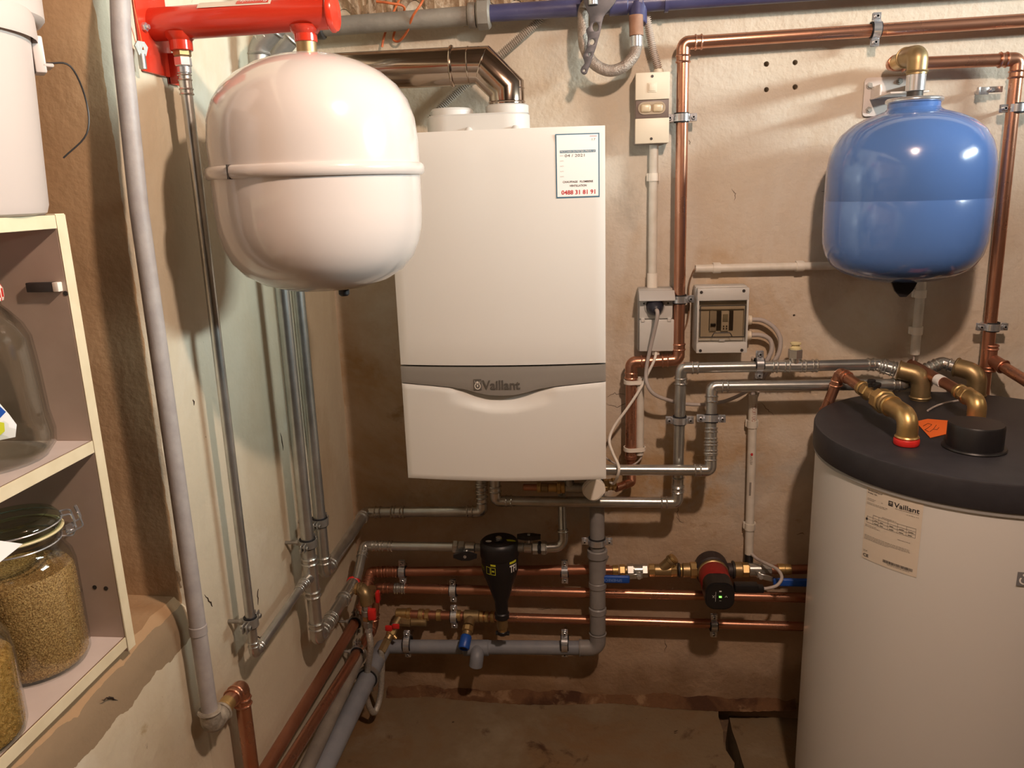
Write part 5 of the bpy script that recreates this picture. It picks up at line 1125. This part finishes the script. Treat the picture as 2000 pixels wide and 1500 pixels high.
def clip(t, p, ax, r, m=PLASW):
    p = Vector(p); ax = Vector(ax); part('clip', MB().lathe([(r, -.009), (r+.0024, -.009), (r+.0024, .009), (r, .009), (r, -.009)], p, ax, 20).box(p+Y*(r*.6+.002), Vector((abs(ax.x)*.018, r*.9, abs(ax.z)*.018))+Vector((abs(ax.z)*(r*2+.010), 0, abs(ax.x)*(r*2+.006))), .001), m, t)
CR = .0105
xa = K(1277, 300, -.022).x; za = z0_-.002; zb2 = K(1275, 562, -.022).z
t = conduit('white conduit between the switch box and the double socket', (xa, -.022, za), (xa, -.022, zb2), CR); clip(t, (xa, -.022, K(1277, 346, -.022).z), ZZ, CR)
part('end_sleeve', MB().cyl((xa, -.022, zb2+.035), (xa, -.022, zb2), CR+.0022, 20), PLASW, t)
zc = K(1480, 522, -.022).z
t = conduit('cream conduit running level along the wall to behind the blue vessel', (K(1358, 525, -.022).x, -.022, zc), (1.432, -.022, zc), CR*.92, CONDW)
for px in (1400, 1562): clip(t, (K(px, 522, -.022).x, -.022, zc), X, CR*.92, CONDW)
tw = thing('cable', 'thin brown wire from the level conduit down past the fuse box', 'cable', (.9, -.02, 1.1))
part('wire', MB().tube(smooth([(K(1364, 525, -.022).x, -.022, zc), K(1356, 527, -.03), K(1350, 540, -.02), K(1345, 565, -.012), K(1346, 600, -.012), K(1342, 630, -.012), K(1334, 650, -.02)], 8), .0017, 8), mat('brown_wire', '#8a6a50', rough=.5), tw)
t = conduit('white conduit hanging below the blue vessel, ending above the tank', (1.432, -.022, zc), (1.432, -.022, K(1786, 692, -.022).z), CR)
clip(t, (1.432, -.022, K(1797, 574, -.022).z), ZZ, CR); clip(t, (1.432, -.022, K(1788, 646, -.022).z), ZZ, CR)
part('wire', MB().tube(smooth([(1.430, -.022, K(1786, 692, -.022).z+.02), K(1785, 700, -.022), K(1781, 716, -.025), K(1784, 735, -.03)], 5), .0022, 8), CABLEG, t)
t = conduit('white printed conduit beside the tank, running down to the pump', (c2x-.004, -.022, c2t), (c2x+.003, -.022, c2b), CR*1.02)
clip(t, (c2x-.003, -.022, K(1467, 828, -.022).z), ZZ, CR*1.02, CONDW); clip(t, (c2x+.002, -.022, K(1462, 1028, -.022).z), ZZ, CR*1.02, CONDW)
part('end_sleeve', MB().cyl((c2x+.003, -.022, c2b+.002), (c2x+.003, -.022, c2b-.022), CR*1.08, 20), BLACKP, t)
vf = lambda zlow, o=.0107: (lambda u, v: Vector((c2x-.003+o*math.sin((v-.004)/o), -.022-o*math.cos((v-.004)/o), zlow+u)))
part('lettering', text_mb('OU FRICTI', .046, .009, vf(K(1469, 822, -.022).z, .0112)), mat('dull_red_print', '#9a5a48', rough=.6), t)
part('lettering', text_mb('NEUTRAL', .03, .006, vf(K(1464, 905, -.022).z, .0112)), INKG, t)
part('print_mark', disc(vf(K(1466, 885, -.022).z, .0112), 0, .004, .004, .003), INKR, t); part('print_mark', rect_mb(0, .001, .036, .006, vf(K(1465, 965, -.022).z, .0112)), INKG, t)
wx = .7768; zt2, zb3 = K(1250, 737, -.045).z, K(1250, 888, -.045).z
t = conduit('short white conduit strapped to the copper pipe right of the boiler', (wx, -.045, zt2), (wx, -.045, zb3), .0098)
for i, py in enumerate((745, 876)):
    z = K(1240, py, -.045).z; tie = MB(); n = 14; o1, o2 = [], []
    for rr, ol in ((.0022, o1), (.0050, o2)):
        for k in range(n+1): a = R_(90+180*k/n); ol.append((.7545+(.0138+rr)*math.cos(a), -.045+(.0138+rr)*math.sin(a)))
        for k in range(n+1): a = R_(-90+180*k/n); ol.append((wx+(.0098+rr)*math.cos(a), -.045+(.0098+rr)*math.sin(a)))
    k = len(o1); vs_ = [(x, y, zz) for zz in (z-.005, z+.005) for ol in (o2, o1) for x, y in ol]
    fs = []
    for j in range(k):
        j2 = (j+1) % k; fs += [[j, j2, 2*k+j2, 2*k+j], [k+j2, k+j, 3*k+j, 3*k+j2], [2*k+j, 2*k+j2, 3*k+j2, 3*k+j], [j2, j, k+j, k+j2]]
    part('strap', tie.add(vs_, fs), PLASW, t)
# double socket
ys = -.046; sx0, sz0, sx1, sz1 = front(1249, 566, 1312, 686, ys); sxm = (sx0+sx1)/2; sw_ = sx1-sx0
so = thing('double_socket', 'grey double wall socket with open upper flap and a plug in it', 'socket', (sxm, 0, sz0))
part('back_box', MB().box((sxm-.001, ys/2+.002, (sz0+sz1)/2), (sw_+.004, -ys-.006, sz1-sz0+.004), .004, 2), PLASM, so)
zm = K(1280, 622, ys).z
part('upper_plate', MB().box((sxm, ys-.001, (sz1+zm)/2-.002), (sw_, .008, sz1-zm-.004), .002), PLASG, so)
zf_ = K(1280, 584, ys-.01).z
part('open_flap', MB().box((sxm+.001, ys-.014, zf_+.008), (sw_+.006, .004, .032), .0015, 2, Matrix.Rotation(R_(-48), 4, 'X')), mat('flap_grey', '#b9b7b4', rough=.45), so)
part('lower_flap', MB().box((sxm+.002, ys-.004, (zm+sz0)/2), (sw_+.004, .008, zm-sz0-.003), .003, 2), PLASG, so)
for s_ in (-1, 1): part('hinge_lug', MB().box((sxm+s_*sw_*.40, ys-.005, zm-.002), (.009, .011, .010), .0015), PLASG, so); part('screw', MB().cyl((sxm+s_*sw_*.36, ys-.004, K(1280, 592, ys).z), (sxm+s_*sw_*.36, ys-.0058, K(1280, 592, ys).z), .0025, 10), DARKST, so)
pc0 = K(1279, 598, ys-.012)
part('socket_ring', MB().lathe([(.0245, 0), (.0245, .006), (.0215, .0065), (.0215, 0), (.0245, 0)], (pc0.x, ys-.003, pc0.z), (0, -1, 0), 28), PLASM, so)
pg = thing('power_plug', 'black round plug with grey cable in the upper socket', 'plug', pc0)
part('plug_body', MB().lathe([(0, .0), (.0195, 0), (.0205, .004), (.0195, .014), (.0155, .024), (.0095, .032), (.0065, .034), (0, .034)], (pc0.x, ys-.002, pc0.z), (.06, -1, -.25), 28), mat('plug_black', '#262530', rough=.4), pg)
part('cable', MB().tube(smooth([(pc0.x+.0015, ys-.030, pc0.z-.006), K(1284, 609, ys-.045), K(1283, 625, ys-.045), K(1275, 660, -.08), K(1268, 690, -.076), K(1262, 725, -.076), K(1264, 750, -.085), K(1278, 770, -.085), K(1310, 783, -.07), K(1340, 789, -.04), K(1375, 790, -.04), K(1410, 785, -.04), K(1440, 774, -.04), K(1466, 758, -.04), K(1476, 738, -.04), K(1483, 715, -.035)], 8), .0046, 10), CABLEG, pg)
wc = thing('cable', 'white cable looping from the double socket down to the boiler underside', 'cable', (.76, -.08, .8))
p = K(1281, 686, -.038)
part('gland', MB().cyl((p.x, -.038, sz0+.002), (p.x, -.038, sz0-.009), .0098, 10), PLASW, wc)
part('cable', MB().tube(smooth([(p.x, -.038, sz0), K(1280, 696, -.062), K(1276, 708, -.068), K(1266, 728, -.068), K(1250, 760, -.075), K(1225, 798, -.08), K(1200, 832, -.085), K(1190, 860, -.10), K(1197, 885, -.13), K(1208, 910, -.162), K(1207, 928, -.162), K(1199, 944, -.13), (.70, -.12, .70)], 8), .0036, 10), CABLEW, wc)
sg = thing('cable', 'thin grey wire from the strapped conduit to behind the boiler edge', 'cable', (.74, -.06, .73))
part('wire', MB().tube(smooth([(wx, -.045, zb3+.01), K(1253, 892, -.045), K(1243, 904, -.055), K(1228, 910, -.07), K(1208, 908, -.09), K(1186, 896, -.10), K(1170, 880, -.1)], 6), .0022, 8), CABLEG, sg)
# fuse box
yf = -.072; fx0, fz0, fx1, fz1 = front(1363, 564, 1459, 689, yf); fm = (fx0+fx1)/2; fw_ = fx1-fx0; fh = fz1-fz0
fb = thing('fuse_box', 'small grey fuse box with smoked window on the wall right of the socket', 'fuse box', (fm, 0, fz0))
part('back_box', MB().box((fm-.001, -.024, (fz0+fz1)/2+.001), (fw_+.003, .046, fh+.003), .005), PLASG, fb)
wx0, wz0, wx1, wz1 = front(1366, 588, 1456, 669, yf)
fr = MB()
for cx_, cz_, dx_, dz_ in ((fm, (fz1+wz1)/2, fw_, fz1-wz1), (fm, (fz0+wz0)/2, fw_, wz0-fz0), ((fx0+wx0)/2, (wz0+wz1)/2, wx0-fx0, wz1-wz0+.004), ((fx1+wx1)/2, (wz0+wz1)/2, fx1-wx1, wz1-wz0+.004)): fr.box((cx_, yf+.013, cz_), (dx_, .026, dz_), .0015)
part('cover_frame', fr, PLASG, fb)
for px, py in ((1370, 571), (1453, 568), (1368, 685), (1449, 684)): q = K(px, py, yf-.001); part('screw_hole', MB().cyl(q+Y*.002, q-Y*.0006, .0036, 14), DARKST, fb)
part('inner_plate', MB().box((fm, yf+.022, (wz0+wz1)/2), (wx1-wx0, .006, wz1-wz0), .001), PLASG, fb)
mx0, mz0, mx1, mz1 = front(1385, 607, 1431, 645, yf+.02)
part('module_slot', MB().box(((mx0+mx1)/2, yf+.0195, (mz0+mz1)/2), (mx1-mx0, .004, mz1-mz0), 0), DARKST, fb)
m1 = part('switch_module', MB().box((mx0+.009, yf+.016, (mz0+mz1)/2), (.016, .008, mz1-mz0), .001), PLASM, fb); part('toggle', MB().box((mx0+.009, yf+.010, (mz0+mz1)/2-.008), (.012, .008, .006), .001), BLACKP, m1)
m2 = part('timer_module', MB().box((mx0+.037, yf+.015, (mz0+mz1)/2), (.018, .010, mz1-mz0), .001), PLASG, fb)
part('timer_screen', MB().box((mx0+.037, yf+.0095, (mz0+mz1)/2+.008), (.012, .002, .018), .0005), mat('lcd_grey', '#8b8b80', rough=.3), m2)
for i in range(2):
    for j in range(2): part('button', MB().cyl((mx0+.0335+i*.007, yf+.011, (mz0+mz1)/2-.012-j*.006), (mx0+.0335+i*.007, yf+.008, (mz0+mz1)/2-.012-j*.006), .0017, 10), DARKST, m2)
wd = part('smoked_window', MB().box((fm, yf+.003, (wz0+wz1)/2+.004), (wx1-wx0-.003, .003, wz1-wz0-.012), .001), SMOKE, fb, 'smoked hinged window')
gx0, gz0, gx1, gz1 = wx0+.003, wz0+.014, wx1-.003, wz1-.012
ol = MB()
for cx_, cz_, dx_, dz_ in (((gx0+gx1)/2, gz1, gx1-gx0, .002), ((gx0+gx1)/2, gz0, gx1-gx0, .002), (gx0, (gz0+gz1)/2, .002, gz1-gz0), (gx1, (gz0+gz1)/2, .002, gz1-gz0)): ol.box((cx_, yf+.001, cz_), (dx_, .003, dz_))
ol.tube(arc([((gx0+gx1)/2-.024, yf+.001, gz0), ((gx0+gx1)/2-.019, yf+.001, gz0+.010), ((gx0+gx1)/2+.019, yf+.001, gz0+.010), ((gx0+gx1)/2+.024, yf+.001, gz0)], .005, 5), .0012, 6)
part('window_rim', ol, DARKST, wd); part('latch', MB().box(((gx0+gx1)/2, yf+.002, wz0+.006), (.014, .006, .005), .001), PLASM, fb)
for py, r in ((625, .0135), (655, .0135)):
    q = K(1459, py, -.03); part('cable_gland', MB().lathe([(0, 0), (r, 0), (r, .006), (r*.86, .008), (r*.86, .014), (r*.7, .0155), (0, .0155)], (fx1+.001, -.03, q.z), X, 14), PLASC, fb)
for lab, pts in (('upper grey cable curving from the fuse box behind the steel lines', [(1468, 624, -.03), (1490, 626, -.03), (1512, 640, -.032), (1524, 662, -.035), (1521, 690, -.035), (1506, 715, -.032), (1490, 740, -.03), (1480, 765, -.028)]),
                 ('lower grey cable curving from the fuse box into the printed conduit', [(1468, 654, -.03), (1488, 655, -.03), (1504, 664, -.03), (1507, 684, -.032), (1496, 708, -.032), (1482, 735, -.03), (1472, 755, -.024), (1470, 790, -.022)])):
    t = thing('cable', lab, 'cable', K(1500, 680, -.03)); part('cable', MB().tube(smooth([K(*q) for q in pts], 8), .0056, 10), CABLEG, t)
